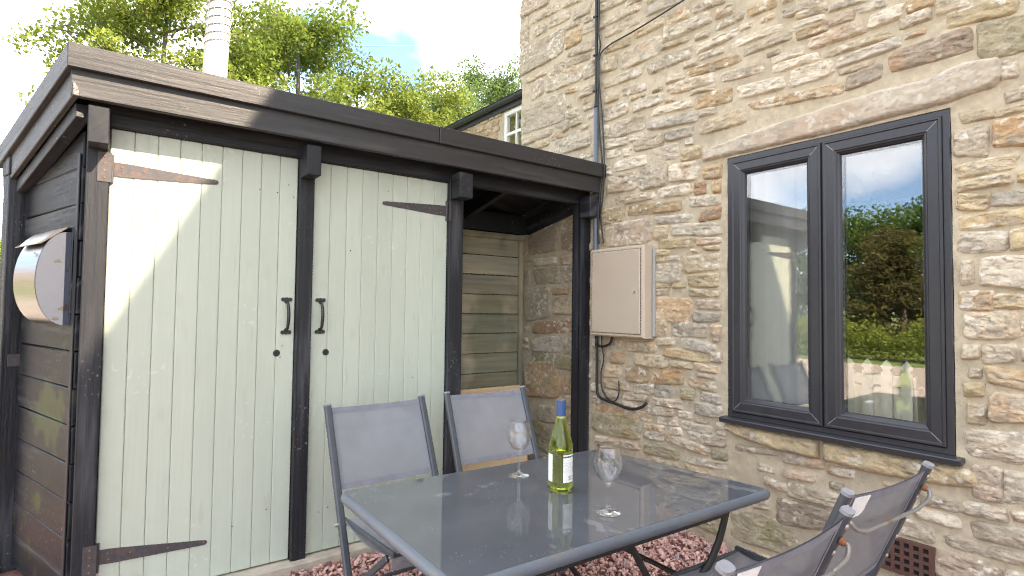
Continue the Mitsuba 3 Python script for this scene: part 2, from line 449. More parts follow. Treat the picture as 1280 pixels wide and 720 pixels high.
# ------------------------------------------------------------------ setting: ground, road, hills
XW = 2.85            # the outer face of the house wall
YC = 3.75            # the far corner of the house


def sheet(name, x0, x1, y0, y1, z, bsdf, n=2, amp=0.0):
    gx, gy = np.meshgrid(np.linspace(x0, x1, n), np.linspace(y0, y1, n), indexing='ij')
    v = np.stack([gx, gy, np.full_like(gx, z)], -1).reshape(-1, 3)
    if amp: v[:, 2] += amp*(meshkit.fbm(v*0.9, 4) - 0.5)
    i = np.arange(n*n).reshape(n, n)
    f = np.concatenate([np.stack([i[:-1, :-1], i[1:, :-1], i[1:, 1:]], -1).reshape(-1, 3), np.stack([i[:-1, :-1], i[1:, 1:], i[:-1, 1:]], -1).reshape(-1, 3)])
    add(name, (v, f), bsdf, smooth=bool(amp), kind='structure')


sheet('ground', -2500, 2500, -2500, 2500, -0.06, 'm_grass')
sheet('gravel_bed', -1.35, 2.87, -6.0, 4.4, -0.014, 'm_bed')
sheet('driveway', -10.5, -1.35, -14.0, 16.0, -0.030, 'm_drive')
sheet('road', -60, 60, 24.0, 30.0, -0.035, 'm_road')


def hill():
    n = 90
    a = np.linspace(math.radians(50), math.radians(142), n)       # round the far side, from the right of the view to the left
    r = np.linspace(300, 1300, 40)
    A, Rr = np.meshgrid(a, r, indexing='ij')
    t = (Rr - 300)/1000
    z = 205*np.clip(t*1.25, 0, 1)**0.9*(0.75 + 0.6*meshkit.fbm(np.stack([np.cos(A)*3, np.sin(A)*3, t*2], -1), 5, 4))*(0.72+0.3*np.sin(A*2.3+0.6)) - 3
    v = np.stack([Rr*np.cos(A), Rr*np.sin(A), z], -1).reshape(-1, 3)
    i = np.arange(n*40).reshape(n, 40)
    f = np.concatenate([np.stack([i[:-1, :-1], i[:-1, 1:], i[1:, 1:]], -1).reshape(-1, 3), np.stack([i[:-1, :-1], i[1:, 1:], i[1:, :-1]], -1).reshape(-1, 3)])
    f = f[:, ::-1]
    add('hills', (v, f), 'm_hill', smooth=True, kind='structure')


hill()

# loose slate chips: nobody could count them
protos = []
for k in range(14):
    q = rng.normal(0, 1, (9, 3)); q /= np.linalg.norm(q, axis=1)[:, None]
    q *= np.array([1.0, 0.75, 0.42])*rng.uniform(0.75, 1.15, (9, 1))
    h = trimesh.Trimesh(q, process=False).convex_hull
    protos.append((np.array(h.vertices), np.array(h.faces)))


def chips():
    V, F, U, n0 = [], [], [], 0
    for (x0, x1, y0, y1, dens) in ((-1.3, 2.84, 1.0, 2.90, 3400), (-1.3, 2.84, -1.2, 1.0, 900), (1.80, 2.82, 2.97, 3.66, 1500), (-1.3, -0.35, 2.9, 4.2, 1800)):
        N = int((x1-x0)*(y1-y0)*dens)
        P = np.stack([rng.uniform(x0, x1, N), rng.uniform(y0, y1, N), rng.uniform(-0.012, 0.014, N)], 1)
        P[:, 2] += 0.02*(meshkit.fbm(np.stack([P[:, 0]*3, P[:, 1]*3, 0*P[:, 0]], 1), 3) - 0.5)
        S = rng.uniform(0.009, 0.021, N)*(0.8 + 0.5*rng.random(N))
        which = rng.integers(0, len(protos), N)
        q = rng.normal(0, 1, (N, 4)); q[:, 1:3] *= 0.45; q /= np.linalg.norm(q, axis=1)[:, None]
        w, x, y, z = q.T
        R = np.stack([1-2*(y*y+z*z), 2*(x*y-z*w), 2*(x*z+y*w), 2*(x*y+z*w), 1-2*(x*x+z*z), 2*(y*z-x*w), 2*(x*z-y*w), 2*(y*z+x*w), 1-2*(x*x+y*y)], 1).reshape(N, 3, 3)
        uv = rng.random((N, 2))
        for k, (pv, pf) in enumerate(protos):
            s = np.nonzero(which == k)[0]
            v = np.einsum('nij,kj->nki', R[s], pv)*S[s, None, None] + P[s, None, :]
            V.append(v.reshape(-1, 3)); F.append((pf[None] + (np.arange(len(s))*len(pv))[:, None, None] + n0).reshape(-1, 3)); U.append(np.repeat(uv[s], len(pv), 0))
            n0 += len(s)*len(pv)
    add('slate_chippings', (np.concatenate(V), np.concatenate(F)), 'm_chip', uv=np.concatenate(U), label='loose red slate chippings covering the ground below the table', cat='gravel', kind='stuff')


chips()
sl = MB()
sl.beam((-0.10, 2.915, 0.008), (2.80, 2.915, 0.008), (0, 1, 0), 0.10, 0.062, 0.006)
sl.add('concrete_strip', 'm_concrete', kind='structure')

# ------------------------------------------------------------------ the stone house
H = thing('stone_house', 'tall coursed rubble stone house wall filling the right half, with the black window', 'house')
WY0, WY1, WZ0, WZ1 = 0.783, 1.817, 0.716, 2.163       # window opening
STONES = "3585 3839 389 131 75 p;3449 3686 362 66 59 g;3719 3640 111 249 27 g;3514 3576 155 78 12 g;3135 3643 218 47 38 g;3273 3570 259 80 38 g;3017 3530 208 87 23 g;3487 3379 546 221 6 g;3118 3455 186 36 18 g;3109 3353 185 108 25 o;2943 3429 103 45 8 g;2947 3366 125 75 15 g;3030 3241 295 71 33 g;3278 3201 158 48 7 g;3054 3164 290 41 26 g;3487 3199 162 33 32 p;3314 3160 199 43 -2 g;3621 3202 125 45 24 b;3228 3075 402 115 15 g;2936 3046 110 109 -22 g;2691 3445 321 57 45 g;2655 3329 389 57 2 g;2625 3254 330 75 16 g;2659 3132 260 56 27 b;2738 3036 153 105 16 b;2463 3001 347 135 0 g;2615 2887 370 70 14 g;3119 2959 156 36 17 o;2963 2901 168 60 2 g;3541 3095 156 133 4 g;3481 2870 550 213 16 g;3120 2778 148 61 5 g;2944 2777 104 40 0 g;3233 2700 170 78 -4 g;3064 2697 138 51 -9 g;3531 2700 395 61 7 g;3461 2628 176 65 3 b;3278 2641 157 37 6 o;2981 2639 98 30 5 b;3117 2555 428 132 18 g;2965 2427 153 49 3 b;2716 2769 139 47 22 b;2680 2673 236 94 0 g;2509 2773 214 59 17 g;2484 2714 155 27 10 b;2396 2654 248 75 6 w;2515 3380 175 41 18 g;2266 3242 269 61 30 s;2385 3151 242 67 9 b;2158 3132 189 63 20 b;1940 3108 220 48 32 g;2075 3032 273 70 7 w;1831 3022 119 58 12 g;2180 2959 251 30 27 b;2247 3049 29 95 1 w;2223 2874 347 85 16 g;1985 2935 101 44 7 g;1798 2946 184 39 -2 g;1893 2864 275 51 -2 w;1703 2878 72 30 6 w;1639 2799 341 40 11 w;2064 2795 114 37 3 g;1914 2804 168 43 13 w;1914 2727 366 55 23 o;2174 2743 145 46 5 g;2074 2668 314 61 26 w;1731 2623 285 56 20 g;1586 2732 291 40 4 g;1618 2507 261 76 20 w;1982 2606 182 28 20 g;2315 2711 85 24 0 b;1905 2533 232 78 22 o;2216 2615 92 24 6 g;1949 2465 116 36 12 w;1857 2377 282 81 0 b;2485 2443 126 45 8 w;2665 2449 210 60 16 w;2390 2385 247 83 9 g;2148 2387 206 66 13 s;2199 2560 338 50 20 w;2207 2476 399 63 42 s;2563 2538 302 100 9 g;2762 2554 71 76 8 w;2685 2379 143 56 -2 w;2563 2360 77 54 8 w;2248 2289 216 85 9 w;2059 2242 132 77 4 y;2071 2320 62 41 2 w;2535 2278 303 68 3 w;2572 2212 178 32 15 b;2733 2265 44 52 -1 w;1914 2174 88 25 14 w;2613 2155 283 100 21 g;2345 2161 220 147 23 g;2104 2141 221 106 26 w;1916 2108 127 72 20 o;2178 2037 248 70 3 w;1992 2027 77 78 9 r;1885 2015 56 73 9 o;2507 2041 368 53 7 b;2335 1950 468 73 17 o;1965 1942 206 59 15 w;2193 1865 270 51 12 s;1928 1860 141 66 -9 r;2699 1947 224 107 10 y;2570 1814 442 157 8 p;2283 1790 99 76 2 b;2036 1782 356 70 26 w;2172 1711 257 57 10 y;1944 1707 164 40 3 p;1925 1664 118 25 8 o;2278 1663 150 38 3 b;2296 1624 115 35 3 y;2186 1621 94 29 2 w;2035 1657 56 16 4 w;1988 1579 253 92 -1 b;2241 1531 224 120 -7 w;2270 1457 124 33 -5 y;2142 1454 112 36 -5 y;1971 1477 210 76 7 y;2274 1416 114 40 2 b;1999 1405 145 49 6 b;1888 1398 43 32 1 b;2205 1308 294 135 6 R;1948 1337 172 52 7 p;1958 1267 182 56 4 s;2294 1186 133 94 4 O;2080 1187 254 86 -5 g;1890 1174 64 95 -3 O;2249 1108 172 45 -9 b;2012 1096 219 64 22 s;2441 1062 258 60 -7 b;2102 1036 311 61 17 y;2364 982 266 76 5 b;2133 974 173 44 4 b;1890 1036 77 50 -6 p;2640 978 141 85 -1 R;1949 969 177 47 12 O;1957 926 140 26 3 p;2682 879 175 75 -7 O;2474 883 190 96 -5 o;2236 894 240 88 -21 o;1986 873 197 51 18 O;2641 793 268 57 -3 O;2414 792 162 65 -11 g;2258 800 140 74 -13 s;2082 804 99 60 -13 k;1927 806 143 55 17 s;2699 724 137 53 -8 g;2490 735 257 51 -11 p;2225 732 239 52 1 p;1946 731 198 68 -2 s;2538 680 134 33 -1 p;2507 621 348 60 -9 O;2284 675 245 52 -15 g;2105 681 107 38 -4 w;2846 980 84 59 9 g;2844 752 83 54 -5 w;2833 670 104 47 1 p;2228 623 154 53 -21 w;2028 619 217 48 -3 w;1990 662 104 23 -5 p;2658 519 422 130 -21 k;2332 557 172 48 -9 O;2334 513 156 51 -16 w;2167 571 93 46 -17 w;1861 637 62 65 1 w;2092 509 318 48 30 g;2031 565 90 48 -5 w;1901 565 159 57 -5 g;2279 433 265 71 -7 k;1870 489 98 46 -3 k;1966 427 289 39 -17 w;2531 412 170 44 -11 g;2796 606 177 64 -14 O;2748 404 239 38 -17 w;1611 2946 154 60 0 o;1466 2928 71 30 8 w;1399 2852 205 45 14 g;1354 2816 170 45 18 b;1177 2781 177 35 19 w;1363 2770 160 32 12 w;1348 2710 153 55 7 o;1208 2717 121 48 6 p;1072 2718 127 35 5 w;1023 2646 139 68 -1 w;1242 2644 266 63 -1 p;1548 2670 74 31 -1 g;1466 2629 173 41 -1 w;1431 2579 250 44 5 w;1148 2566 281 37 1 b;1100 2509 279 48 -9 s;1141 2455 161 30 -2 p;1357 2496 214 80 6 w;1112 2397 150 74 -11 d;1443 2399 466 56 45 o;906 2525 84 25 0 s;885 2652 110 58 5 o;767 2595 129 56 5 b;903 2591 123 48 -2 g;681 2523 230 65 29 y;606 2401 159 135 2 k;864 2429 290 98 4 D;593 2262 51 74 -7 w;717 2176 159 34 16 b;575 2156 66 54 -8 g;695 2105 125 45 5 b;585 2096 85 29 -4 b;717 2001 109 113 11 g;589 2013 111 101 14 o;669 1894 196 56 -8 b;681 1828 169 49 -10 b;556 1829 38 40 0 y;714 1756 103 67 8 y;598 1752 110 52 6 s;653 1676 217 55 -9 y;687 1591 148 86 6 w;569 1591 57 79 -2 y;738 1470 41 98 -2 g;618 1467 151 115 7 w;711 1356 103 77 0 R;600 1354 110 54 -3 y;668 1257 168 100 -12 W;561 1257 30 39 -1 w;729 1148 59 54 -4 g;641 1147 104 73 -7 W;560 1149 25 46 -2 w;717 1063 39 34 -4 g;722 999 63 51 -8 y;615 1057 132 65 27 b;611 939 120 109 -14 g;714 901 61 88 -3 b;652 788 191 109 -8 W;684 634 88 121 -11 p;595 644 72 117 -11 w;844 515 137 48 -8 g;698 525 147 52 -14 g;586 533 51 36 -8 p;855 451 160 48 5 w;648 450 173 68 -10 g;925 375 125 63 -2 g;694 371 262 47 -6 g;756 274 231 99 -7 p;596 302 75 42 -14 g;1656 563 250 27 -16 g;1406 561 216 46 -2 s;1231 551 118 39 1 s;1418 485 162 38 -10 p;1249 477 63 30 -9 d;1546 412 122 37 15 g;1359 405 242 71 -9 g;1415 295 257 118 -32 d;1622 287 90 44 -10 g;3453 1879 344 242 18 d;3283 2037 443 82 -46 o;3155 1935 190 80 10 g;3143 1813 168 137 15 d;3408 1675 278 60 5 w;3141 1668 168 68 5 w;3304 1562 481 111 -7 g;3507 1335 307 248 -13 g;3234 1436 195 52 -8 o;3185 1327 247 125 -6 b;3329 1161 515 82 -32 r;3411 1021 346 112 -26 s;3120 1031 124 123 -16 g;3314 900 517 93 4 k;3443 734 391 260 -43 o;3133 734 158 123 -18 o;3376 484 204 134 -32 g;3121 618 137 78 -8 g;3485 351 294 106 52 k;3362 249 227 110 70 k;3654 1554 81 125 -13 g;3151 408 201 95 -2 b;1626 147 366 157 -39 k;1937 116 197 117 21 k;2060 227 177 65 -1 g;1907 -80 128 133 -1 k"


def mortar_wall():
    """The pointed face: one sheet with gentle relief round the window opening, and the wall's body behind it."""
    ys = np.unique(np.concatenate([np.arange(-1.5, YC+0.001, 0.03), [WY0, WY1, YC]])); zs = np.unique(np.concatenate([np.arange(-0.09, 4.6, 0.03), [WZ0, WZ1]]))
    gy, gz = np.meshgrid(ys, zs, indexing='ij')
    v = np.stack([np.full_like(gy, XW), gy, gz], -1).reshape(-1, 3)
    d = 0.016*(meshkit.fbm(v*np.array([1, 9, 11]), 4, 5) - 0.5) + 0.008*(meshkit.fbm(v*np.array([1, 33, 40]), 3, 8) - 0.5)
    v[:, 0] += d.ravel()
    n, m = len(ys), len(zs); i = np.arange(n*m).reshape(n, m)
    cy, cz = (ys[:-1]+ys[1:])/2, (zs[:-1]+zs[1:])/2
    keep = ~((cy[:, None] > WY0) & (cy[:, None] < WY1) & (cz[None] > WZ0) & (cz[None] < WZ1))
    a, b, c, e = i[:-1, :-1][keep], i[1:, :-1][keep], i[1:, 1:][keep], i[:-1, 1:][keep]
    f = np.concatenate([np.stack([a, c, b], 1), np.stack([a, e, c], 1)])
    return v, f


W = add('wall', mortar_wall(), 'm_mortar', H, smooth=True)
body = MB()
for y0, y1, z0, z1 in ((WY1, YC-0.012, -0.1, 5.7), (-8, WY0, -0.1, 5.7), (WY0, WY1, -0.1, WZ0), (WY0, WY1, WZ1, 5.7)):
    body.box(XW+0.016, XW+0.5, y0, y1, z0, z1, 0.0005)
body.box(XW+0.5, 9.0, YC-0.5, YC-0.012, -0.1, 5.7, 0.001).box(8.5, 9.0, -8, YC-0.5, -0.1, 5.7, 0.001).box(XW+0.5, 8.5, -8, -7.5, -0.1, 5.7, 0.001)
body.box(XW-0.02, XW+0.0155, -8, -1.5, -0.1, 5.7, 0.001).box(XW-0.01, XW+0.0155, -1.5, YC-0.012, 4.6, 5.7, 0.001)
# mortar reveal round the frame
body.add('wall_core', 'm_mortar', H)


def stone_mesh(y, z, w, h, skew, proud, seed, nseg=44, xo=XW):
    """One rubble stone: an angular, uneven outline with a split, faceted face, its edges sinking below the mortar."""
    r = np.random.default_rng(seed)
    a = np.linspace(0, 2*np.pi, nseg, endpoint=False) + r.uniform(0, 0.1)
    ca, sa = np.cos(a), np.sin(a)
    # a polygon in the unit square: four jittered corners and a few points on the long sides
    cu = 0.93
    pg = []
    for (sx, sz) in ((1, 1), (-1, 1), (-1, -1), (1, -1)):
        k = r.uniform(0.05, 0.30); m = r.uniform(0.05, 0.34)
        jx, jz = cu + r.uniform(-0.10, 0.07), cu + r.uniform(-0.16, 0.10)
        p1, p2 = (sx*jx, sz*(jz - m)), (sx*(jx - k), sz*jz)
        pg += [p1, p2] if sx*sz > 0 else [p2, p1]
    pg = np.array(pg); nx = np.roll(pg, -1, 0)
    rad = np.full(nseg, 9.0)
    for p_, q_ in zip(pg, nx):
        e = q_ - p_; nrm_ = np.array([e[1], -e[0]]); dd = nrm_@p_
        if dd < 0: nrm_, dd = -nrm_, -dd
        den = nrm_[0]*ca + nrm_[1]*sa
        rad = np.where(den > 1e-9, np.minimum(rad, dd/np.maximum(den, 1e-9)), rad)
    q = np.stack([ca*2.2, sa*2.2, np.full(nseg, seed*1.37)], 1)
    rad = rad*(1 + 0.16*(meshkit.fbm(q, 4, seed) - 0.5))
    rings = [0.0, 0.20, 0.38, 0.54, 0.68, 0.79, 0.87, 0.93, 0.98, 1.05]
    pts = [np.zeros((1, 2))] + [np.stack([ca*rad*t*w/2, sa*rad*t*h/2], 1) for t in rings[1:]]
    P = np.concatenate(pts)
    t = np.concatenate([[0.0]] + [np.full(nseg, k) for k in rings[1:]])
    edge = np.clip((1.03 - t)*min(w, h)/2/0.014, 0, 1)
    prof = np.sin(edge*np.pi/2)**0.75
    wp = np.stack([P[:, 0]*9, P[:, 1]*15, np.full(len(P), seed*2.1)], 1)
    fac = np.full(len(P), 9.0)
    for k in range(5):
        th = r.uniform(0, 2*np.pi); sl = r.uniform(0.02, 0.22); off = r.uniform(-0.002, 0.010)
        fac = np.minimum(fac, off - sl*((P[:, 0] - r.uniform(-.3, .3)*w)*np.cos(th)*0.5 + (P[:, 1] - r.uniform(-.3, .3)*h)*np.sin(th)))
    fac = np.clip(fac, -0.008, 0.008)
    rough = 0.020*(meshkit.fbm(wp, 4, seed) - 0.5) + 0.017*(meshkit.fbm(wp*3.4, 3, seed+1) - 0.5)
    hgt = -0.010 + (proud + 0.010)*prof + (fac + rough)*np.clip(edge*1.2, 0.15, 1)*min(1.0, h/0.06)
    V = np.stack([xo - hgt, y + P[:, 0], z + P[:, 1] - P[:, 0]*skew], 1)
    F = [[0, 1+(k+1) % nseg, 1+k] for k in range(nseg)]
    for g in range(len(rings)-2):
        b0, b1 = 1+g*nseg, 1+(g+1)*nseg
        for k in range(nseg):
            k2 = (k+1) % nseg
            F += [[b0+k, b0+k2, b1+k2], [b0+k, b1+k2, b1+k]]
    F = np.array(F)
    tri = np.cross(V[F[:, 1]]-V[F[:, 0]], V[F[:, 2]]-V[F[:, 0]])
    bad = tri[:, 0] > 0
    F[bad] = F[bad][:, ::-1]
    return V, F


def pal_uv(code, n, r): return np.tile([[(PKEYS.index(code) + 0.5)/20, r]], (n, 1))


rects = []
for i, e in enumerate(STONES.split(';')):
    *nums, code = e.split(); y, z, w, h, tilt = [int(v)/1000 for v in nums]
    if abs(y - 0.97) < 0.17 and z < 0.345 and z > 0.14: continue            # the air brick's place
    if z > 2.15 and z < 2.31 and 0.66 < y < 1.95 and code not in 'D': 
        if (z < 2.30 - 0.09*0): continue                                  # the lintel's place
    rects.append((y, z, w, h))
    sk = float(np.clip(-tilt/max(w, 0.05)*-1, -0.09, 0.09))*(-1 if False else 1)
    V, F = stone_mesh(y, z, w*1.10 + 0.012, h*1.15 + 0.010, -sk, float(rng.uniform(0.013, 0.021)), 100+i)
    add('stone', (V, F), 'm_stone', W, smooth=True, uv=pal_uv(code, len(V), float(rng.random())))

# small stones in the gaps, and the coursing beyond the picture: one part
more = MB(); muv = []
taken = list(rects) + [((WY0+WY1)/2, (WZ0+WZ1)/2, WY1-WY0+0.16, WZ1-WZ0+0.04), (1.30, 2.235, 1.36, 0.17), (1.27, 0.635, 1.16, 0.13), (0.975, 0.25, 0.25, 0.17)]


def clear(y, z, w, h, gap):
    for a in taken:
        if abs(a[0]-y) < (a[2]+w)/2 + gap and abs(a[1]-z) < (a[3]+h)/2 + gap*0.7: return False
    return True


def filler(y, z, w, h, k):
    V, F = stone_mesh(y, z, w+0.006, h+0.006, 0, float(rng.uniform(0.007, 0.014)), 3000+k, nseg=26)
    more.put(V, F, pal_uv('gbgbwypsgbOk'[int(rng.integers(0, 12))], len(V), float(rng.random())))


cnt = 0
zc = -0.05
while zc < 4.55:
    hh = float(rng.uniform(0.06, 0.15)); yy = -1.5
    while yy < YC:
        ww = float(rng.uniform(0.10, 0.34)); hs = hh*rng.uniform(0.75, 1.0)
        if yy + ww < YC-0.01 and clear(yy+ww/2, zc+hh/2, ww, hs, 0.008):
            filler(yy+ww/2, zc+hh/2, ww, hs, cnt); taken.append((yy+ww/2, zc+hh/2, ww, hs)); cnt += 1
        yy += ww + 0.02
    zc += hh + 0.018
for _ in range(4000):
    y, z = rng.uniform(0.5, YC), rng.uniform(0, 3.9); w = rng.uniform(0.05, 0.16); h = rng.uniform(0.028, 0.06)
    if y+w/2 < YC and clear(y, z, w, h, 0.014):
        filler(y, z, w, h, cnt); taken.append((y, z, w, h)); cnt += 1
more.add('small_stone', 'm_stone', W, smooth=True, withuv=True, kind='stuff')


def slab_stone(name, poly, proud, code, seed, deep=0.03, rough=1.0, m='m_stone'):
    """A long dressed stone of a given outline (y, z): a gridded face with torn relief, standing proud of the wall."""
    pg = Polygon(poly); y0, z0, y1, z1 = pg.bounds
    ny, nz = int((y1-y0)/0.012)+1, 15
    ys = np.linspace(y0, y1, ny)
    lo, hi = [], []
    for y in ys:
        s = pg.intersection(sbox(y-0.004, z0-1, y+0.004, z1+1)).bounds
        lo.append(s[1]); hi.append(s[3])
    lo, hi = np.array(lo), np.array(hi)
    t = np.linspace(0, 1, nz)
    Y = np.repeat(ys[:, None], nz, 1); Zz = lo[:, None]*(1-t) + hi[:, None]*t
    r = np.stack([0*Y + seed, Y*7, Zz*13], -1)
    e = np.minimum(np.minimum(t, 1-t)[None]*(hi-lo)[:, None], np.minimum(ys-y0, y1-ys)[:, None])
    prof = np.clip(e/0.022, 0, 1)**0.5
    X = proud*prof + rough*(0.022*(meshkit.fbm(r, 4, seed)-0.5) + 0.020*(meshkit.fbm(r*3.5, 4, seed+1)-0.5))*np.clip(e/0.015, 0.3, 1) - 0.03*(1-prof)
    Zz = Zz + 0.006*(meshkit.fbm(r*2.2+9, 3, seed+2)-0.5)*2*np.where((t == 0) | (t == 1), 1, 0.5)
    V = np.stack([XW - X, Y, Zz], -1).reshape(-1, 3)
    i = np.arange(ny*nz).reshape(ny, nz)
    F = np.concatenate([np.stack([i[:-1, :-1], i[1:, 1:], i[1:, :-1]], -1).reshape(-1, 3), np.stack([i[:-1, :-1], i[:-1, 1:], i[1:, 1:]], -1).reshape(-1, 3)])
    # rim back into the wall
    loop = np.concatenate([i[:, 0], i[-1, 1:], i[-2::-1, -1], i[0, -2:0:-1]])
    back = V[loop].copy(); back[:, 0] = XW + deep
    nb = len(V); L = len(loop)
    R = []
    for k in range(L):
        k2 = (k+1) % L
        R += [[loop[k], loop[k2], nb+k2], [loop[k], nb+k2, nb+k]]
    V = np.vstack([V, back]); F = np.vstack([F, np.array(R)])
    add(name, (V, F), m, H, smooth=40 and True, uv=pal_uv(code, len(V), 0.42))


slab_stone('lintel', [(1.985, 2.166), (1.980, 2.250), (1.72, 2.282), (1.50, 2.300), (1.22, 2.318), (1.08, 2.325), (0.86, 2.318), (0.74, 2.345), (0.63, 2.33), (0.60, 2.25), (0.64, 2.195), (0.82, 2.172), (1.40, 2.163)], 0.028, 'W', 41, 0.06, 0.7, 'm_slab')
slab_stone('sill_stone', [(1.835, 0.690), (1.318, 0.690), (1.315, 0.585), (1.48, 0.580), (1.70, 0.60), (1.83, 0.635)], 0.036, 'y', 42)
slab_stone('sill_stone', [(1.312, 0.690), (0.76, 0.690), (0.70, 0.665), (0.71, 0.605), (0.80, 0.585), (1.10, 0.572), (1.312, 0.58)], 0.038, 'y', 43)

# window of the house: frame, two sashes, panes
WIN = H + '__window'


def mitred(name, y0, y1, z0, z1, prof, bsdf, parent):
    """A rectangular frame: prof = (inset, x) pairs swept round with mitred corners."""
    V, F = [], []
    for d, x in prof: V += [[x, y0+d, z0+d], [x, y1-d, z0+d], [x, y1-d, z1-d], [x, y0+d, z1-d]]
    N = len(prof)
    for g in range(N-1):
        for k in range(4):
            k2 = (k+1) % 4
            F += [[g*4+k, (g+1)*4+k2, g*4+k2], [g*4+k, (g+1)*4+k, (g+1)*4+k2]]
    V = np.array(V); F = np.array(F)
    # split vertices so that every quad is flat shaded
    return add(name, trimesh.Trimesh(V, F, process=False), bsdf, parent)


XF = XW - 0.006
mitred('frame', WY0+0.002, WY1-0.002, WZ0+0.002, WZ1-0.002, [(0, XW+0.10), (0, XF+0.004), (0.004, XF), (0.026, XF), (0.030, XF+0.005), (0.052, XF+0.005), (0.052, XW+0.10)], 'm_upvc', WIN)
mul = MB(); mul.box(XF+0.006, XW+0.09, 1.270, 1.330, WZ0+0.03, WZ1-0.03, 0.002)
mul.add('mullion', 'm_upvc', WIN)
for y0, y1 in ((1.3045, WY1-0.030), (WY0+0.030, 1.2955)):
    z0, z1 = WZ0+0.034, WZ1-0.030
    mitred('sash', y0, y1, z0, z1, [(0, XF+0.03), (0, XF-0.008), (0.003, XF-0.012), (0.010, XF-0.012), (0.014, XF-0.007), (0.052, XF-0.007), (0.056, XF-0.003), (0.062, XF-0.002), (0.066, XF+0.004), (0.072, XF+0.008), (0.078, XF+0.020), (0.078, XF+0.06)], 'm_upvc', WIN)
    wl = MB()
    for cy, cz, sy, sz in ((y0, z0, 1, 1), (y1, z0, -1, 1), (y0, z1, 1, -1), (y1, z1, -1, -1)):
        a, b = np.array([XF-0.0062, cy+sy*0.016, cz+sz*0.016]), np.array([XF-0.0062, cy+sy*0.052, cz+sz*0.052])
        wl.beam(a, b, (1, 0, 0), 0.0035, 0.0022, 0.0003)
    wl.add('weld_line', 'm_weld', WIN)
    for xg in (XF+0.020, XF+0.042):
        g = MB(); g.put([[xg, y0+0.07, z0+0.07], [xg, y1-0.07, z0+0.07], [xg, y1-0.07, z1-0.07], [xg, y0+0.07, z1-0.07]], [[0, 2, 1], [0, 3, 2]])
        g.add('pane', 'm_pane', WIN)
    sp = MB()
    for q in ((y0+0.0785, z0+0.0785, y1-0.0785, z0+0.0785), (y0+0.0785, z1-0.0785, y1-0.0785, z1-0.0785), (y0+0.0785, z0+0.0785, y0+0.0785, z1-0.0785), (y1-0.0785, z0+0.0785, y1-0.0785, z1-0.0785)):
        sp.beam((XF+0.031, q[0], q[1]), (XF+0.031, q[2], q[3]), (1, 0, 0), 0.014, 0.006, 0.001)
    sp.add('spacer_bar', 'm_legs', WIN)
sb = MB(); sb.beam((XW-0.018, WY0-0.030, WZ0-0.010), (XW-0.018, WY1+0.020, WZ0-0.010), (1, 0, 0.06), 0.085, 0.026, 0.004)
sb.add('sill', 'm_upvc', WIN)

# the kitchen behind the window
rm = MB()
x0, x1, y0, y1, z0, z1 = XW+0.5, 6.4, -1.0, 3.2, 0.05, 2.45
rm.box(x0, x1, y0-0.1, y0, z0, z1, .001).box(x0, x1, y1, y1+0.1, z0, z1, .001).box(x1, x1+0.1, y0-0.1, y1+0.1, z0, z1, .001).box(x0, x1+0.1, y0-0.1, y1+0.1, z0-0.1, z0, .001).box(x0, x1+0.1, y0-0.1, y1+0.1, z1, z1+0.1, .001)
rm.add('room', 'm_room', H)
cv = np.linspace(1.335, 1.80, 240); cu = XW + 0.20 + 0.0*cv
V = np.array([[x, y, z] for z in (WZ0+0.05, WZ1+0.05) for x, y in zip(cu, cv)]); F = np.array([[k, k+1, 241+k] for k in range(239)] + [[k, 241+k, 240+k] for k in range(239)])
add('blind', (V, F), 'm_curtain', H, smooth=True)
ib = MB(); ib.box(XW+0.11, XW+0.52, WY0+0.01, WY1-0.01, WZ0-0.02, WZ0+0.035, 0.004); ib.add('window_board', 'm_worktop', H)

# roof and gutter (out of the picture, but they throw the shade)
rf = MB()
for s in (1, -1):
    xe, xr = (XW-0.30, 5.93) if s > 0 else (9.30, 5.93)
    zr = 5.75 + 3.4*0.62
    a = np.array([[xe, -8.2, 5.75], [xe, YC+0.1, 5.75], [xr, YC+0.1, zr], [xr, -8.2, zr]])
    rf.put(np.vstack([a, a + [0, 0, 0.10]]), [[0, 1, 2], [0, 2, 3], [4, 6, 5], [4, 7, 6], [0, 4, 5], [0, 5, 1], [1, 5, 6], [1, 6, 2], [3, 2, 6], [3, 6, 7], [0, 3, 7], [0, 7, 4]])
rf.add('roof', 'm_slate', H)
gt = MB(); gt.tube([[XW-0.33, -8.2, 5.74], [XW-0.33, YC+0.1, 5.74]], 0.055, 12); gt.add('gutter', 'm_gutter', H)

# rusty terracotta air brick low in the wall
abm = m3.Manifold.cube([0.05, 0.235, 0.150]).translate([XW-0.024, 0.858, 0.176])
for i in range(6):
    for j in range(4):
        abm -= m3.Manifold.cube([0.1, 0.021, 0.021]).translate([XW-0.05, 0.877+i*0.035, 0.193+j*0.0335])
ab = MB(); mm = abm.to_mesh(); ab.put(mm.vert_properties[:, :3], mm.tri_verts)
AB = ab.add('air_brick', 'm_airbrick', H)
hb = MB(); hb.box(XW-0.015, XW-0.012, 0.861, 1.090, 0.179, 0.323, 0.001); hb.add('vent_void', 'm_hole', AB)
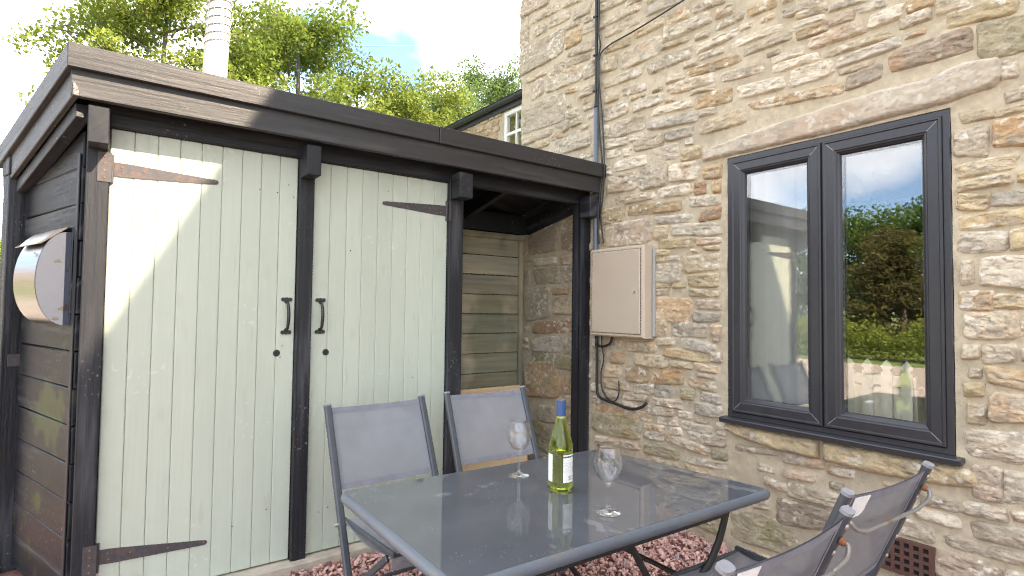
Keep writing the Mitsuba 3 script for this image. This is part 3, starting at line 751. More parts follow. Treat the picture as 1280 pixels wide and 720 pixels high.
# ------------------------------------------------------------------ timber store (shed)
S = thing('timber_shed', 'lean-to timber shed with black frame, flat roof and two sage green plank doors', 'shed')
X_, Y_, Z_ = np.eye(3)
DY = 2.935
posts = [(-0.048, 0.028), (0.812, 0.886), (1.684, 1.780), (2.735, 2.846)]
for x0, x1 in posts:
    MB().beam(((x0+x1)/2, 2.945, 0.0), ((x0+x1)/2, 2.945, 2.10), X_, x1-x0, 0.075, 0.004, 0.001).add('post', 'm_black', S, withuv=True)
    MB().beam(((x0+x1)/2 - 0.002, 2.800, 2.022), ((x0+x1)/2 - 0.002, 2.905, 2.022), X_, (x1-x0)*0.95, 0.150, 0.004, 0.001).add('rafter_tail', 'm_black', S, withuv=True)
MB().beam((-0.05, 2.935, 2.105), (2.846, 2.935, 2.105), Y_, 0.050, 0.110, 0.006).add('header_beam', 'm_black', S, withuv=True)
# fascia boards, front and side
MB().beam((-0.118, 2.7665, 2.268), (1.52, 2.7665, 2.269), Y_, 0.024, 0.094, 0.003, 0.0008).add('fascia_board', 'm_fascia', S, withuv=True)
MB().beam((1.522, 2.7670, 2.269), (2.846, 2.7670, 2.270), Y_, 0.024, 0.094, 0.003, 0.0008).add('fascia_board', 'm_fascia', S, withuv=True)
MB().beam((-0.106, 2.7900, 2.169), (2.812, 2.7900, 2.170), Y_, 0.022, 0.112, 0.003, 0.0008).add('fascia_board', 'm_fascia', S, withuv=True)
sd = norm([-0.30, 1.06, 0]); so = np.array([-sd[1], sd[0], 0])     # along the splayed side, and outwards
so = -so if so[0] > 0 else so
def sidebeam(zf, zb, off, W, Hh, ext0, ext1, name, m, kw=None):
    a = np.array([-0.106, 2.760, zf]) + sd*ext0 + so*off; b = np.array([-0.106, 2.760, zb]) + sd*ext1 + so*off
    return MB().beam(a, b, so, W, Hh, 0.003, 0.0008).add(name, m, S, withuv=True)
sidebeam(2.268, 2.030, 0.000, 0.024, 0.094, 0.004, 1.15, 'fascia_board', 'm_fascia')
sidebeam(2.169, 1.934, -0.022, 0.022, 0.112, 0.016, 1.11, 'fascia_board', 'm_fascia')
sidebeam(2.075, 1.855, -0.060, 0.050, 0.060, 0.060, 1.05, 'side_rail', 'm_black')
# roof deck
dk = MB()
tp = np.array([[-0.085, 2.782, 2.306], [2.846, 2.782, 2.306], [2.846, 3.90, 2.065], [-0.40, 3.90, 2.065]])
dk.put(np.vstack([tp, tp - [0, 0, 0.03]]), [[0, 1, 2], [0, 2, 3], [4, 6, 5], [4, 7, 6], [0, 4, 5], [0, 5, 1], [1, 5, 6], [1, 6, 2], [2, 6, 7], [2, 7, 3], [3, 7, 4], [3, 4, 0]])
dk.add('roof_deck', 'm_black', S)
for xr in (0.42, 1.28, 2.24):
    MB().beam((xr, 2.81, 2.205), (xr, 3.68, 2.010), X_, 0.05, 0.09, 0.003).add('rafter', 'm_black', S, withuv=True)

# doors
for x0, x1, hinge_left in ((0.031, 0.809, True), (0.889, 1.681, False)):
    D = S + '__door' + ('' if hinge_left else '_001')
    n = 9; w = (x1-x0)/n
    for i in range(n):
        MB().beam((x0+(i+0.5)*w, DY+0.011+rng.uniform(-.0008, .0008), 0.047), (x0+(i+0.5)*w, DY+0.011, 2.049), X_, w-0.0012, 0.022, 0.0032).add('board', 'm_paint', D, withuv=True)
    MB().beam(((x0+x1)/2, DY+0.030, 0.06), ((x0+x1)/2, DY+0.030, 2.04), X_, x1-x0-0.01, 0.012, 0.001).add('backing', 'm_black', D)
    for hz in ((1.874, 0.243) if hinge_left else (1.879, 0.243)):
        s = 1 if hinge_left else -1
        hx = x0 + 0.012 if hinge_left else x1 - 0.012
        drop = -0.030 if hz < 1 and hinge_left else 0.0
        poly = Polygon([(0, -0.030), (0, 0.030), (0.05, 0.030), (0.385, 0.011), (0.398, 0.009), (0.405, 0), (0.398, -0.009), (0.385, -0.011), (0.05, -0.030)])
        leaf = MB()
        ang = math.atan2(drop, 0.4)
        ca, sa = math.cos(ang), math.sin(ang)
        leaf.extrude(poly, 0.005, [[s*ca, 0, sa], [-s*sa*1.0, 0, ca], [0, -1, 0]], (hx, DY+0.0005, hz))
        leaf.tube([[hx-0.004*s, DY-0.006, hz-0.060], [hx-0.004*s, DY-0.006, hz+0.060]], 0.0075, 10)
        if hinge_left:
            leaf.extrude(sbox(-0.052, -0.062, -0.004, 0.062), 0.0035, [[s, 0, 0], [0, 0, 1], [0, -1, 0]], (hx-0.002, 2.9067, hz))
        else:
            leaf.extrude(sbox(-0.020, -0.060, -0.004, 0.055), 0.0035, [[s, 0, 0], [0, 0, 1], [0, -1, 0]], (hx, 2.9067, hz))
        leaf.add('strap_hinge', 'm_iron', D)
        sc = MB()
        spots = [(0.03, 0.012), (0.035, -0.014), (0.11, 0.004), (0.25, -0.002), (0.39, 0)]
        for u, vv in spots: sc.lathe([(0.0, 0.0025), (0.0022, 0.0021), (0.0040, 0.0006), (0.0044, -0.001)], 12)
        v, f = sc.get(); k = len(v)//len(spots); P = v.copy()
        for q, (u, vv) in enumerate(spots):
            l = v[q*k:(q+1)*k]
            P[q*k:(q+1)*k] = np.stack([hx + s*(u*ca) - s*sa*vv + l[:, 0], DY - 0.004 - l[:, 2], hz + u*sa + vv*ca + l[:, 1]], 1)
        if hinge_left:
            for vv in (-0.045, -0.015, 0.015, 0.045):
                l = v[:k]; P = np.vstack([P, np.stack([hx - 0.030 + l[:, 0], 2.9032 - l[:, 2], hz + vv + l[:, 1]], 1)])
                f = np.vstack([f, f[:len(f)//len(spots)] if False else f[:sc.f[0].shape[0]] - sc.f[0].min() + len(P) - k])
        add('screw', trimesh.Trimesh(P, f, process=False), 'm_rust', D, smooth=40, kind='stuff')
    nl = MB()
    for nx_, nz_ in ([(.629, 1.868), (.711, 1.863), (.763, 1.909), (.79, 1.85), (.70, .31), (.55, .26), (.752, 1.101), (.745, 1.045)] if hinge_left else [(.955, .245), (1.0, .26), (1.09, 1.6), (1.30, 1.95), (1.47, .9)]):
        nl.extrude(Point(0, 0).buffer(0.0030, quad_segs=3), 0.0006, [[1, 0, 0], [0, 0, 1], [0, -1, 0]], (nx_, DY-0.0001, nz_))
    nl.add('nail', 'm_hole', D, kind='stuff')
    # pull handle with lobed ends
    hx, hz0, hz1 = (0.768, 1.172, 1.328) if hinge_left else (0.936, 1.172, 1.328)
    hd = MB()
    path = smoothpath([(hx, DY-0.004, hz1-0.004), (hx+0.002, DY-0.026, hz1-0.022), (hx+0.004, DY-0.034, (hz0+hz1)/2), (hx+0.002, DY-0.026, hz0+0.022), (hx, DY-0.004, hz0+0.004)], 8)
    hd.tube(path, 0.0045 + 0.0035*np.sin(np.linspace(0, np.pi, len(path))), 12)
    for zz, dz in ((hz1, 1), (hz0, -1)):
        lob = unary_union([Point(-0.016, dz*0.004).buffer(0.010), Point(0.016, dz*0.004).buffer(0.010), Point(0, dz*0.006).buffer(0.009), Point(0, -dz*0.008).buffer(0.009), sbox(-0.016, -0.006, 0.016, 0.006)])
        hd.extrude(lob, 0.005, [[1, 0, 0], [0, 0, 1], [0, -1, 0]], (hx, DY-0.0005, zz))
    hd.add('handle', 'm_castblack', D, smooth=35)
    kx, kz = (0.727, 1.066) if hinge_left else (0.970, 1.062)
    es = MB(); es.lathe([(0.0, 0.0025), (0.012, 0.0035), (0.0155, 0.0025), (0.017, 0.0)], 24)
    v, f = es.get(); add('escutcheon', trimesh.Trimesh(np.stack([kx + v[:, 0], DY - v[:, 2], kz + v[:, 1]], 1), f, process=False), 'm_castblack', D, smooth=35)
    kh = MB(); kh.extrude(unary_union([Point(0, 0.002).buffer(0.003), sbox(-0.0013, -0.006, 0.0013, 0.002)]), 0.0005, [[1, 0, 0], [0, 0, 1], [0, -1, 0]], (kx, DY-0.0034, kz)); kh.add('keyhole', 'm_hole', D)

# splayed side wall of boards, rear post, latch plate
A0, A1 = np.array([-0.052, 2.955, 0]), np.array([-0.283, 3.700, 0])
dirs = norm(A1-A0); outn = np.array([-dirs[1], dirs[0], 0]); outn = outn if outn[0] < 0 else -outn
for i in range(13):
    z0 = 0.018 + i*0.1545
    if z0 > 1.98: break
    j = rng.normal(0, 0.0022)
    MB().beam(A0 + outn*j + [0, 0, z0+0.077] - dirs*0.0, A1 + outn*j + [0, 0, z0+0.077+rng.normal(0, .0015)], outn, 0.024, 0.1515, 0.004, 0.0008).add('side_board', 'm_side', S, withuv=True)
MB().beam(A0 + outn*0.0155 + dirs*0.022 + [0, 0, 0.0], A0 + outn*0.0155 + dirs*0.022 + [0, 0, 1.93], dirs, 0.030, 0.006, 0.002).add('cover_strip', 'm_black', S, withuv=True)
RP = A1 + dirs*0.055 + outn*0.030
MB().beam(RP + [0, 0, -0.03], RP + [0, 0, 1.93], dirs, 0.095, 0.100, 0.004, 0.001).add('post', 'm_black', S, withuv=True)
MB().beam(RP + dirs*-0.004 + [0, 0, 1.931], RP + dirs*-0.004 + [0, 0, 2.02], dirs, 0.115, 0.108, 0.004).add('post_cap', 'm_black', S, withuv=True)
MB().beam(RP - dirs*0.05 + outn*0.0 + [0, 0, 0.985], RP - dirs*0.05 + [0, 0, 1.045], outn, 0.05, 0.004, 0.001).add('latch_plate', 'm_iron', S)
# back wall: outer black skin, and the green-brown boards seen in the open bay
bx0, bx1 = 1.790, 2.838
for i in range(12):
    z0 = 0.02 + i*0.1545
    MB().beam((bx0, 3.700+rng.normal(0, .0015), z0+0.077), (bx1, 3.700+rng.normal(0, .0015), z0+0.077), Y_, 0.022, 0.1495, 0.003, 0.0007).add('back_board', 'm_bay', S, withuv=True)
MB().beam((-0.27, 3.726, 1.04), (2.838, 3.726, 1.04), Z_, 2.10, 0.012, 0.002).add('back_skin', 'm_black', S)
MB().beam((bx0, 3.676, 1.880), (bx1, 3.676, 1.880), Y_, 0.024, 0.045, 0.003).add('batten', 'm_bay', S, withuv=True)
MB().beam((2.806, 3.676, 0.02), (2.806, 3.676, 1.856), X_, 0.040, 0.024, 0.003).add('batten', 'm_bay', S, withuv=True)
MB().beam((bx0, 3.664, 1.985), (bx1+0.008, 3.664, 1.985), Y_, 0.05, 0.150, 0.004).add('back_plate', 'm_black', S, withuv=True)
MB().beam((1.765, 2.985, 1.03), (1.765, 3.690, 1.03), Z_, 2.06, 0.020, 0.002).add('partition', 'm_black', S)
MB().beam((2.834, 2.985, 2.160), (2.834, 3.64, 2.030), X_, 0.020, 0.26, 0.003).add('wall_plate', 'm_black', S, withuv=True)

# plywood sheet leaning in the bay
pl = thing('plywood_sheet', 'pale plywood sheet leaning in the open bay behind the second chair', 'board')
MB().beam((2.235, 3.26, 0.005), (2.235, 3.40, 0.725), X_, 0.72, 0.014, 0.002).add(pl, 'm_ply', withuv=True)

# ------------------------------------------------------------------ steel letter box on the side wall
Mb = thing('letter_box', 'half-round stainless steel letter box fixed to the side of the shed', 'letter box')
mo = A0 + dirs*0.085 + outn*0.013                        # the front end plate, at the wall
MZ0, MZ1, DEP, LEN = 1.205, 1.622, 0.118, 0.31
cz = 1.395
th = np.linspace(-math.pi/2, math.pi/2, 40)
def dprof(k=1.0):
    pts = []
    for a in th:
        up = (MZ1-0.02-cz) if a > 0 else (cz-MZ0)
        pts.append((DEP*math.cos(a)**0.85 if abs(a) < math.pi/2-1e-6 else 0.0, cz + up*math.sin(a)))
    return pts
prof = dprof()
bd = MB()
V, F = [], []
for l in (0.0, LEN):
    for o_, z in prof: V.append(mo + dirs*l + outn*o_ + [0, 0, z])
n = len(prof)
for k in range(n-1): F += [[k, k+1, n+k+1], [k, n+k+1, n+k]]
bd.put(V, F); bd.add('body', 'm_steel', Mb, smooth=True)
ep = Polygon([(o_*0.985, z) for o_, z in prof])
for l, nm in ((-0.0015, 'end_plate'), (LEN, 'end_plate')):
    MB().extrude(ep, 0.002, [outn, [0, 0, 1], dirs], mo + dirs*l).add(nm, 'm_steelplate', Mb)
bk = MB(); bk.beam(mo - outn*0.002 + dirs*LEN/2 + [0, 0, MZ0-0.004], mo - outn*0.002 + dirs*LEN/2 + [0, 0, MZ1+0.006], dirs, LEN+0.02, 0.006, 0.002); bk.add('back_plate', 'm_castblack', Mb)
ld = MB(); V, F = [], []
top = [(0.002, MZ1), (0.045, MZ1-0.018), (0.075, MZ1-0.047), (0.100, MZ1-0.078), (0.112, MZ1-0.082)]
for l in (-0.006, LEN+0.006):
    for (o_, z) in top: V.append(mo + dirs*l + outn*(o_+0.004) + [0, 0, z+0.004])
    for (o_, z) in top[::-1]: V.append(mo + dirs*l + outn*(o_+0.002) + [0, 0, z+0.001])
n = 10
for k in range(n): F += [[k, (k+1) % n, n+(k+1) % n], [k, n+(k+1) % n, n+k]]
for k in range(1, n-1): F += [[0, k+1, k], [n, n+k, n+k+1]]
ld.put(V, F); ld.add('lid', 'm_steel', Mb, smooth=30)
lk = MB(); lk.lathe([(0, 0.006), (0.007, 0.005), (0.009, 0.0)], 16); v, f = lk.get()
an = norm(outn*0.75 + np.array([0, 0, 0.65])); t1 = dirs; t2 = np.cross(an, t1)
add('lock', trimesh.Trimesh(mo + dirs*0.06 + outn*0.110 + [0, 0, 1.500] + v[:, :1]*t1 + v[:, 1:2]*t2 + v[:, 2:]*an, f, process=False), 'm_silver', Mb, smooth=40)

# ------------------------------------------------------------------ meter box, conduit and cables on the house wall
mbx = thing('meter_box', 'beige plastic meter box fixed to the stone wall right of the shed', 'meter box')
bm = m3.Manifold.cube([0.115, 0.470, 0.590]).translate([XW-0.105, 2.335, 1.122])
bmm = m3.Manifold.hull(m3.Manifold.cube([0.095, 0.470, 0.590]).translate([XW-0.088, 2.335, 1.122]) + m3.Manifold.cube([0.105, 0.450, 0.570]).translate([XW-0.105, 2.345, 1.132]))
mm = bmm.to_mesh(); MB().put(mm.vert_properties[:, :3], mm.tri_verts).add('case', 'm_meter', mbx)
rm_ = MB(); rm_.beam((XW-0.1058, 2.57, 1.145), (XW-0.1058, 2.57, 1.692), Y_, 0.434, 0.003, 0.0005); rm_.add('door_seam', 'm_seam', mbx)
dr_ = MB(); dr_.beam((XW-0.108, 2.57, 1.149), (XW-0.108, 2.57, 1.688), Y_, 0.424, 0.007, 0.003); MD = dr_.add('door', 'm_meter', mbx)
lk = MB(); lk.lathe([(0, 0.004), (0.006, 0.004), (0.008, 0.003), (0.009, 0.0)], 16); v, f = lk.get()
add('lock', trimesh.Trimesh(np.stack([XW-0.1112-v[:, 2], 2.395+v[:, 0], 1.415+v[:, 1]], 1), f, process=False), 'm_silver', MD, smooth=40)
sl_ = MB(); sl_.beam((XW-0.012, 2.325, 1.13), (XW-0.012, 2.325, 1.70), Y_, 0.022, 0.03, 0.008); sl_.add('sealant', 'm_weld', mbx)

cd = thing('conduit', 'grey plastic cable conduit running down the stone wall beside the shed', 'conduit')
MB().beam((XW-0.030, 2.832, 1.22), (XW-0.030, 2.832, 2.74), Y_, 0.036, 0.030, 0.010).add('lower_length', 'm_conduit', cd)
MB().tube([[XW-0.030, 2.832, 2.74], [XW-0.026, 2.836, 2.80], [XW-0.026, 2.846, 4.4]], [0.017, 0.012, 0.010], 12).add('upper_length', 'm_cable', cd, smooth=40)
kl = MB()
for z in (2.86, 3.12, 3.40, 3.68): kl.box(XW-0.042, XW-0.008, 2.822, 2.862, z-0.006, z+0.006, 0.002)
kl.add('clip', 'm_cable', cd)


def wallcable(name, label, pts, r, off, group=None):
    p = smoothpath([(XW-off-0.014, a, b) for a, b in pts], 8)
    k = thing(name, label, 'cable', group)
    MB().tube(p, r, 8).add(k, 'm_cable', smooth=True)


wallcable('wall_cable', 'thick black cable looping below the beige meter box to the wall socket hole', [(2.822, 1.24), (2.805, 1.005), (2.803, 0.784), (2.779, 0.700), (2.637, 0.674), (2.497, 0.658), (2.41, 0.681), (2.365, 0.715)], 0.0095, 0.020)
wallcable('wall_cable', 'thin black cable hanging in a hook below the beige meter box', [(2.762, 1.14), (2.760, 1.06), (2.743, 0.955), (2.765, 0.87), (2.756, 0.761), (2.696, 0.693), (2.637, 0.690), (2.602, 0.743), (2.602, 0.83)], 0.0048, 0.018)
wallcable('wall_cable', 'short black cable bending from the underside of the beige meter box to the conduit', [(2.655, 1.14), (2.662, 1.10), (2.684, 1.066), (2.751, 1.047), (2.813, 1.06)], 0.0085, 0.026)
wallcable('wall_cable', 'thin black cable sloping across the upper wall and down beside the conduit', [(1.60, 3.235), (2.08, 3.188), (2.311, 3.165), (2.511, 3.150), (2.693, 3.142), (2.785, 3.11), (2.806, 3.03), (2.798, 2.87), (2.773, 2.691), (2.757, 2.50), (2.747, 2.316), (2.753, 2.121), (2.775, 1.956), (2.750, 1.76)], 0.0052, 0.020)
wallcable('wall_cable', 'black cable strapped to the right of the conduit above the shed roof', [(2.806, 4.2), (2.804, 3.5), (2.808, 3.27), (2.790, 3.17), (2.812, 3.05), (2.806, 2.72), (2.792, 2.52), (2.765, 2.32), (2.785, 2.10), (2.800, 1.95), (2.79, 1.76)], 0.0064, 0.022)
# ------------------------------------------------------------------ garden table
TT = 0.672
tb = thing('garden_table', 'grey metal garden table with a dark glass top and folding legs on red chippings', 'table')
quad = np.array([[0.672, 1.112], [1.962, 1.072], [1.868, 1.842], [0.690, 1.914]])
qp = Polygon(quad).buffer(-0.034).buffer(0.022, quad_segs=8)
rim = np.array(qp.exterior.coords)[:-1]
if not qp.exterior.is_ccw: rim = rim[::-1]
# even resampling so that the tube keeps its roundness
rl = np.array([qp.exterior.interpolate(t, normalized=True).coords[0] for t in np.linspace(0, 1, 260, endpoint=False)])
MB().tube(np.column_stack([rl, np.full(len(rl), TT-0.0205)]), 0.0175, 14, closed=True).add('rim', 'm_frame', tb, smooth=True)
gp = qp.buffer(-0.002)
MB().extrude(gp, 0.006, np.eye(3), (0, 0, TT-0.0085)).add('top', 'm_tableglass', tb)
e1 = norm(np.append(quad[1]-quad[0], 0)); e2 = np.array([-e1[1], e1[0], 0]); tc = np.append(quad.mean(0), 0)


def tpt(a, b, z): return tc + e1*a + e2*b + [0, 0, z]


for s in (-1, 1):
    b = s*0.30
    # curved outer leg from the right end down to the left foot, straight inner leg the other way
    p = smoothpath([tpt(0.545, b, TT-0.03), tpt(0.525, b, TT-0.10), tpt(0.47, b, TT-0.20), tpt(0.36, b, TT-0.285), tpt(0.0, b, TT-0.42), tpt(-0.40, b, 0.07), tpt(-0.46, b, 0.012)], 8)
    MB().tube(p, 0.017, 10, flat=(e2, 0.55)).add('leg', 'm_legs', tb, smooth=40)
    b2 = b - s*0.035
    p = smoothpath([tpt(0.02, b2, TT-0.03), tpt(0.08, b2, TT-0.10), tpt(0.25, b2, TT-0.36), tpt(0.40, b2, TT-0.56), tpt(0.455, b2, 0.012)], 6)
    MB().tube(p, 0.012, 10, flat=(e2, 0.6)).add('leg', 'm_legs', tb, smooth=40)
    p = [tpt(-0.42, b2, TT-0.03), tpt(-0.37, b2, TT-0.12), tpt(-0.27, b2, TT-0.32)]
    MB().tube(smoothpath(p, 6), 0.011, 10, flat=(e2, 0.6)).add('strut', 'm_legs', tb, smooth=40)
    MB().beam(tpt(-0.56, b, TT-0.085), tpt(0.525, b, TT-0.085), (0, 0, 1), 0.024, 0.012, 0.004).add('rail', 'm_legs', tb)
    MB().beam(tpt(-0.53, b, TT-0.03), tpt(0.56, b, TT-0.03), (0, 0, 1), 0.012, 0.018, 0.003).add('bearer', 'm_legs', tb)
for a, z in ((0.36, TT-0.285), (-0.44, 0.03), (0.44, 0.03)):
    MB().tube([tpt(a, -0.30, z), tpt(a, 0.30, z)], 0.009, 10).add('cross_bar', 'm_legs', tb, smooth=40)

# ------------------------------------------------------------------ folding chairs
REC, ZT = 0.396, 0.87


def chair(cx, cy, yaw, label):
    """Local frame: x to the sitter's right, y the way the sitter faces; the origin below the middle of the back's top edge."""
    k = thing('folding_chair', label, 'chair', 'folding chairs round the table')
    c, s = math.cos(yaw), math.sin(yaw)
    R = np.array([[c, -s, 0], [s, c, 0], [0, 0, 1.0]])

    def G(p): return np.asarray(p, float)@R.T + [cx, cy, 0]
    ax = R[:, 0]
    d = np.array([0, math.sin(REC), -math.cos(REC)]); nb = np.array([0, -math.cos(REC), -math.sin(REC)])   # down the rail; out of the back
    top = np.array([0, 0, ZT])
    for sx in (-1, 1):
        o = np.array([sx*0.23, 0, 0])
        a, b = top + o, top + o + d*(ZT-0.012)/math.cos(REC)
        Ln = np.linalg.norm(b-a)
        fr = MB(); poly = rrect(0.031, 0.022, 0.0085, 5)
        fr.extrude(poly, Ln, [ax, R@nb, R@d], G(a)); fr.add('rail', 'm_chairframe', k, smooth=35)
        cp = MB(); cp.extrude(rrect(0.034, 0.025, 0.010, 5), 0.008, [ax, R@nb, R@d], G(a - d*0.0065)); cp.add('end_cap', 'm_chaircap', k, smooth=35)
        bl = MB(); base = [(0, 0.0045), (0.0035, 0.0038), (0.0066, 0.0014), (0.0072, 0)]
        for q in (0.030, 0.100, 0.170, 0.240, 0.310):
            m = MB().lathe(base, 10); v, f = m.get()
            pos = top + o + d*q + nb*0.0112
            bl.put(G(pos + v[:, :1]*np.array([1.0, 0, 0]) + v[:, 1:2]*d + v[:, 2:]*nb), f)
        bl.add('bolt', 'm_bolt', k, smooth=40, kind='stuff')
        # rear leg: from the seat's front, crossing behind to the back foot
        MB().beam(G([sx*0.205, 0.545, 0.405]), G([sx*0.205, 0.03, 0.012]), ax, 0.014, 0.026, 0.004).add('rear_leg', 'm_chairframe', k)
        MB().beam(G([sx*0.205, 0.155, 0.425]), G([sx*0.205, 0.60, 0.432]), ax, 0.016, 0.022, 0.004).add('seat_rail', 'm_chairframe', k)
        co = MB(); q = top + o + d*0.062 - np.array([sx*0.006, 0, 0])
        co.tube([G(q + nb*0.014), G(q + nb*0.024)], [0.0095, 0.008], 12); co.add('rusty_collar', 'm_rust', k, smooth=40)
        pv = MB(); pv.tube([G([sx*0.262, 0.187, 0.423]), G([sx*0.190, 0.187, 0.423])], 0.007, 10); pv.add('pivot', 'm_bolt', k, smooth=40)
    w = 0.218
    # slings: back (slightly hollow) and seat, the cloth's front edge turned down
    def cloth(rows, nx=14, thick=0.0, hollow=0.012, nrm=None):
        V, U = [], []
        L = np.concatenate([[0], np.cumsum(np.linalg.norm(np.diff(rows, axis=0), axis=1))])
        for r, l in zip(rows, L):
            for t in np.linspace(-1, 1, nx):
                e = (1-t*t)
                V.append(r + [t*w, 0, 0] + nrm*hollow*e); U.append((t*w, l))
        V = np.array(V); i = np.arange(len(V)).reshape(len(rows), nx)
        F = np.concatenate([np.stack([i[:-1, :-1], i[1:, :-1], i[1:, 1:]], -1).reshape(-1, 3), np.stack([i[:-1, :-1], i[1:, 1:], i[:-1, 1:]], -1).reshape(-1, 3)])
        return G(V), F, np.array(U)
    rb = np.array([top + d*q + nb*0.002 for q in np.linspace(0.012, 0.352, 12)])
    v, f, u = cloth(rb, nrm=nb); SB = add('back_sling', (v, f), 'm_sling', k, smooth=True, uv=u)
    rs = np.array([[0, y, 0.435 - 0.030*math.sin(math.pi*min(1, (y-0.18)/0.42))] for y in np.linspace(0.18, 0.585, 12)] + [[0, 0.603, 0.425], [0, 0.608, 0.405], [0, 0.600, 0.385]])
    v, f, u = cloth(rs, nrm=np.array([0, 0, -1.0])); SS = add('seat_sling', (v, f), 'm_sling', k, smooth=True, uv=u)
    hm = MB()
    for q0, q1 in ((0.010, 0.036), (0.330, 0.354)):
        rows = np.array([top + d*q + nb*0.0035 for q in (q0, q1)]); v, f, u = cloth(rows, nrm=nb); hm.put(v, f, u)
        rows = np.array([top + d*q + nb*0.0002 for q in (q0, q1)]); v, f, u = cloth(rows, nrm=nb); hm.put(v, f, u)
    for sx in (-1, 1):
        a = top + d*0.012 + nb*0.0035 + [sx*0.217, 0, 0]; b = top + d*0.352 + nb*0.0035 + [sx*0.217, 0, 0]; i_ = np.array([-sx*0.020, 0, 0]) + nb*0.002
        hm.put(G(np.array([a, b, b+i_, a+i_])), [[0, 1, 2], [0, 2, 3]])
    hm.add('hem', 'm_hem', k, smooth=30)
    # maker's tab, blank, at the upper corner of the back
    rows = [(-0.195, 0.014), (-0.128, 0.014), (-0.130, 0.060), (-0.140, 0.074), (-0.193, 0.080)]
    tv = np.array([top + d*q + nb*(0.0065 + 0.012*(1-(x/w)**2)) + [x, 0, 0] for x, q in rows]); tb_ = tv - nb*0.0012
    tabm = MB(); tabm.put(G(np.vstack([tv, tb_])), [[0, 1, 2], [0, 2, 3], [0, 3, 4], [5, 7, 6], [5, 8, 7], [5, 9, 8]]); tabm.add('label_tab', 'm_white', k)
    # the bowed rod behind the back
    q = top + d*0.062
    rp = [q + [-0.226, 0, 0] + nb*0.012, q + [-0.224, 0, 0] + nb*0.030, q + [-0.205, 0, 0] + d*0.016 + nb*0.042, q + [-0.155, 0, 0] + d*0.030 + nb*0.044, q + [-0.135, 0, 0] + d*0.034 + nb*0.044]
    rp = rp + [p*[-1, 1, 1] for p in rp[::-1]]
    MB().tube(G(smoothpath(rp, 8)), 0.0052, 10).add('brace_rod', 'm_rod', k, smooth=True)
    for (a, b) in (((-0.23, 0.33, 0.09), (0.23, 0.33, 0.09)), ((-0.205, 0.075, 0.045), (0.205, 0.075, 0.045)), ((-0.205, 0.59, 0.425), (0.205, 0.59, 0.425)), ((-0.205, 0.30, 0.22), (0.205, 0.30, 0.22))):
        MB().tube([G(a), G(b)], 0.0075, 10).add('cross_bar', 'm_chairframe', k, smooth=40)
    return k


chair(1.050, 2.449, math.pi + 0.036, 'grey mesh folding chair facing us in front of the right sage green door')
chair(1.662, 2.465, math.pi - 0.059, 'grey mesh folding chair facing us in front of the open bay and plywood')
chair(1.683, 0.602, -0.045, 'grey folding chair seen from behind below the window, close to the stone wall')
chair(1.088, 0.555, 0.006, 'grey folding chair seen from behind, nearest us and cut by the lower picture edge')

# ------------------------------------------------------------------ wine bottle and glasses
ZG = TT - 0.0022
bo = thing('wine_bottle', 'green glass wine bottle with blue screw cap and white labels on the table', 'bottle')
at = (1.326, 1.494, ZG)
HB = 0.312
outer = [(0.0, 0.006), (0.020, 0.004), (0.034, 0.0005), (0.0395, 0.003), (0.0420, 0.008), (0.0425, 0.02), (0.0425, 0.135), (0.0418, 0.150), (0.0385, 0.170), (0.0325, 0.192), (0.0255, 0.215), (0.0198, 0.237), (0.0165, 0.255), (0.0150, 0.270), (0.0146, 0.300), (0.0146, 0.309)]
inner = [(0.0100, 0.309), (0.0100, 0.268), (0.0125, 0.252), (0.0160, 0.236), (0.0218, 0.214), (0.0288, 0.191), (0.0350, 0.169), (0.0378, 0.153), (0.0384, 0.1420), (0.0376, 0.1405), (0.0, 0.1405)]
bp = [(r, z) for r, z in outer]
def fine(p, n=4):
    q = np.array(p); out = []
    for i in range(len(q)-1):
        for t in np.linspace(0, 1, n, endpoint=False): out.append(q[i]*(1-t)+q[i+1]*t)
    return out + [q[-1]]
from scipy.interpolate import PchipInterpolator
sh = np.array(outer[6:15]); f_ = PchipInterpolator(sh[:, 1], sh[:, 0]); zz = np.linspace(sh[0, 1], sh[-1, 1], 40)
outer2 = outer[:6] + [(float(f_(z)), float(z)) for z in zz] + outer[15:]
si = np.array(inner[1:9])[::-1]; f_ = PchipInterpolator(si[:, 1], si[:, 0]); zz = np.linspace(si[-1, 1], si[0, 1], 34)
inner2 = inner[:1] + [(float(f_(z)), float(z)) for z in zz] + inner[9:]
MB().lathe(outer2 + inner2, 64, at).add('glass', 'm_bottle', bo, smooth=45)
MB().lathe([(0.0, HB), (0.0155, HB), (0.0162, HB-0.002), (0.0164, HB-0.012), (0.0160, HB-0.013), (0.0160, HB-0.0145), (0.0164, HB-0.0155), (0.0166, HB-0.054), (0.0160, HB-0.055), (0.0155, HB-0.054)], 40, at).add('screw_cap', 'm_capblue', bo, smooth=35)
MB().lathe([(0.0, HB+0.0006), (0.0140, HB+0.0006), (0.0150, HB+0.0003)], 32, at).add('cap_top', 'm_gold', bo)


def wrap(a0, a1, z0, z1, bsdf, name):
    n = 26; a = np.linspace(a0, a1, n); r = 0.0428
    V = np.array([[r*math.cos(t), r*math.sin(t), z] for z in (z0, z1) for t in a]) + np.asarray(at)
    U = np.array([[t, z] for z in (z0, z1) for t in a])
    F = [[k, k+1, n+k+1] for k in range(n-1)] + [[k, n+k+1, n+k] for k in range(n-1)]
    add(name, (V, np.array(F)), bsdf, bo, smooth=True, uv=U)


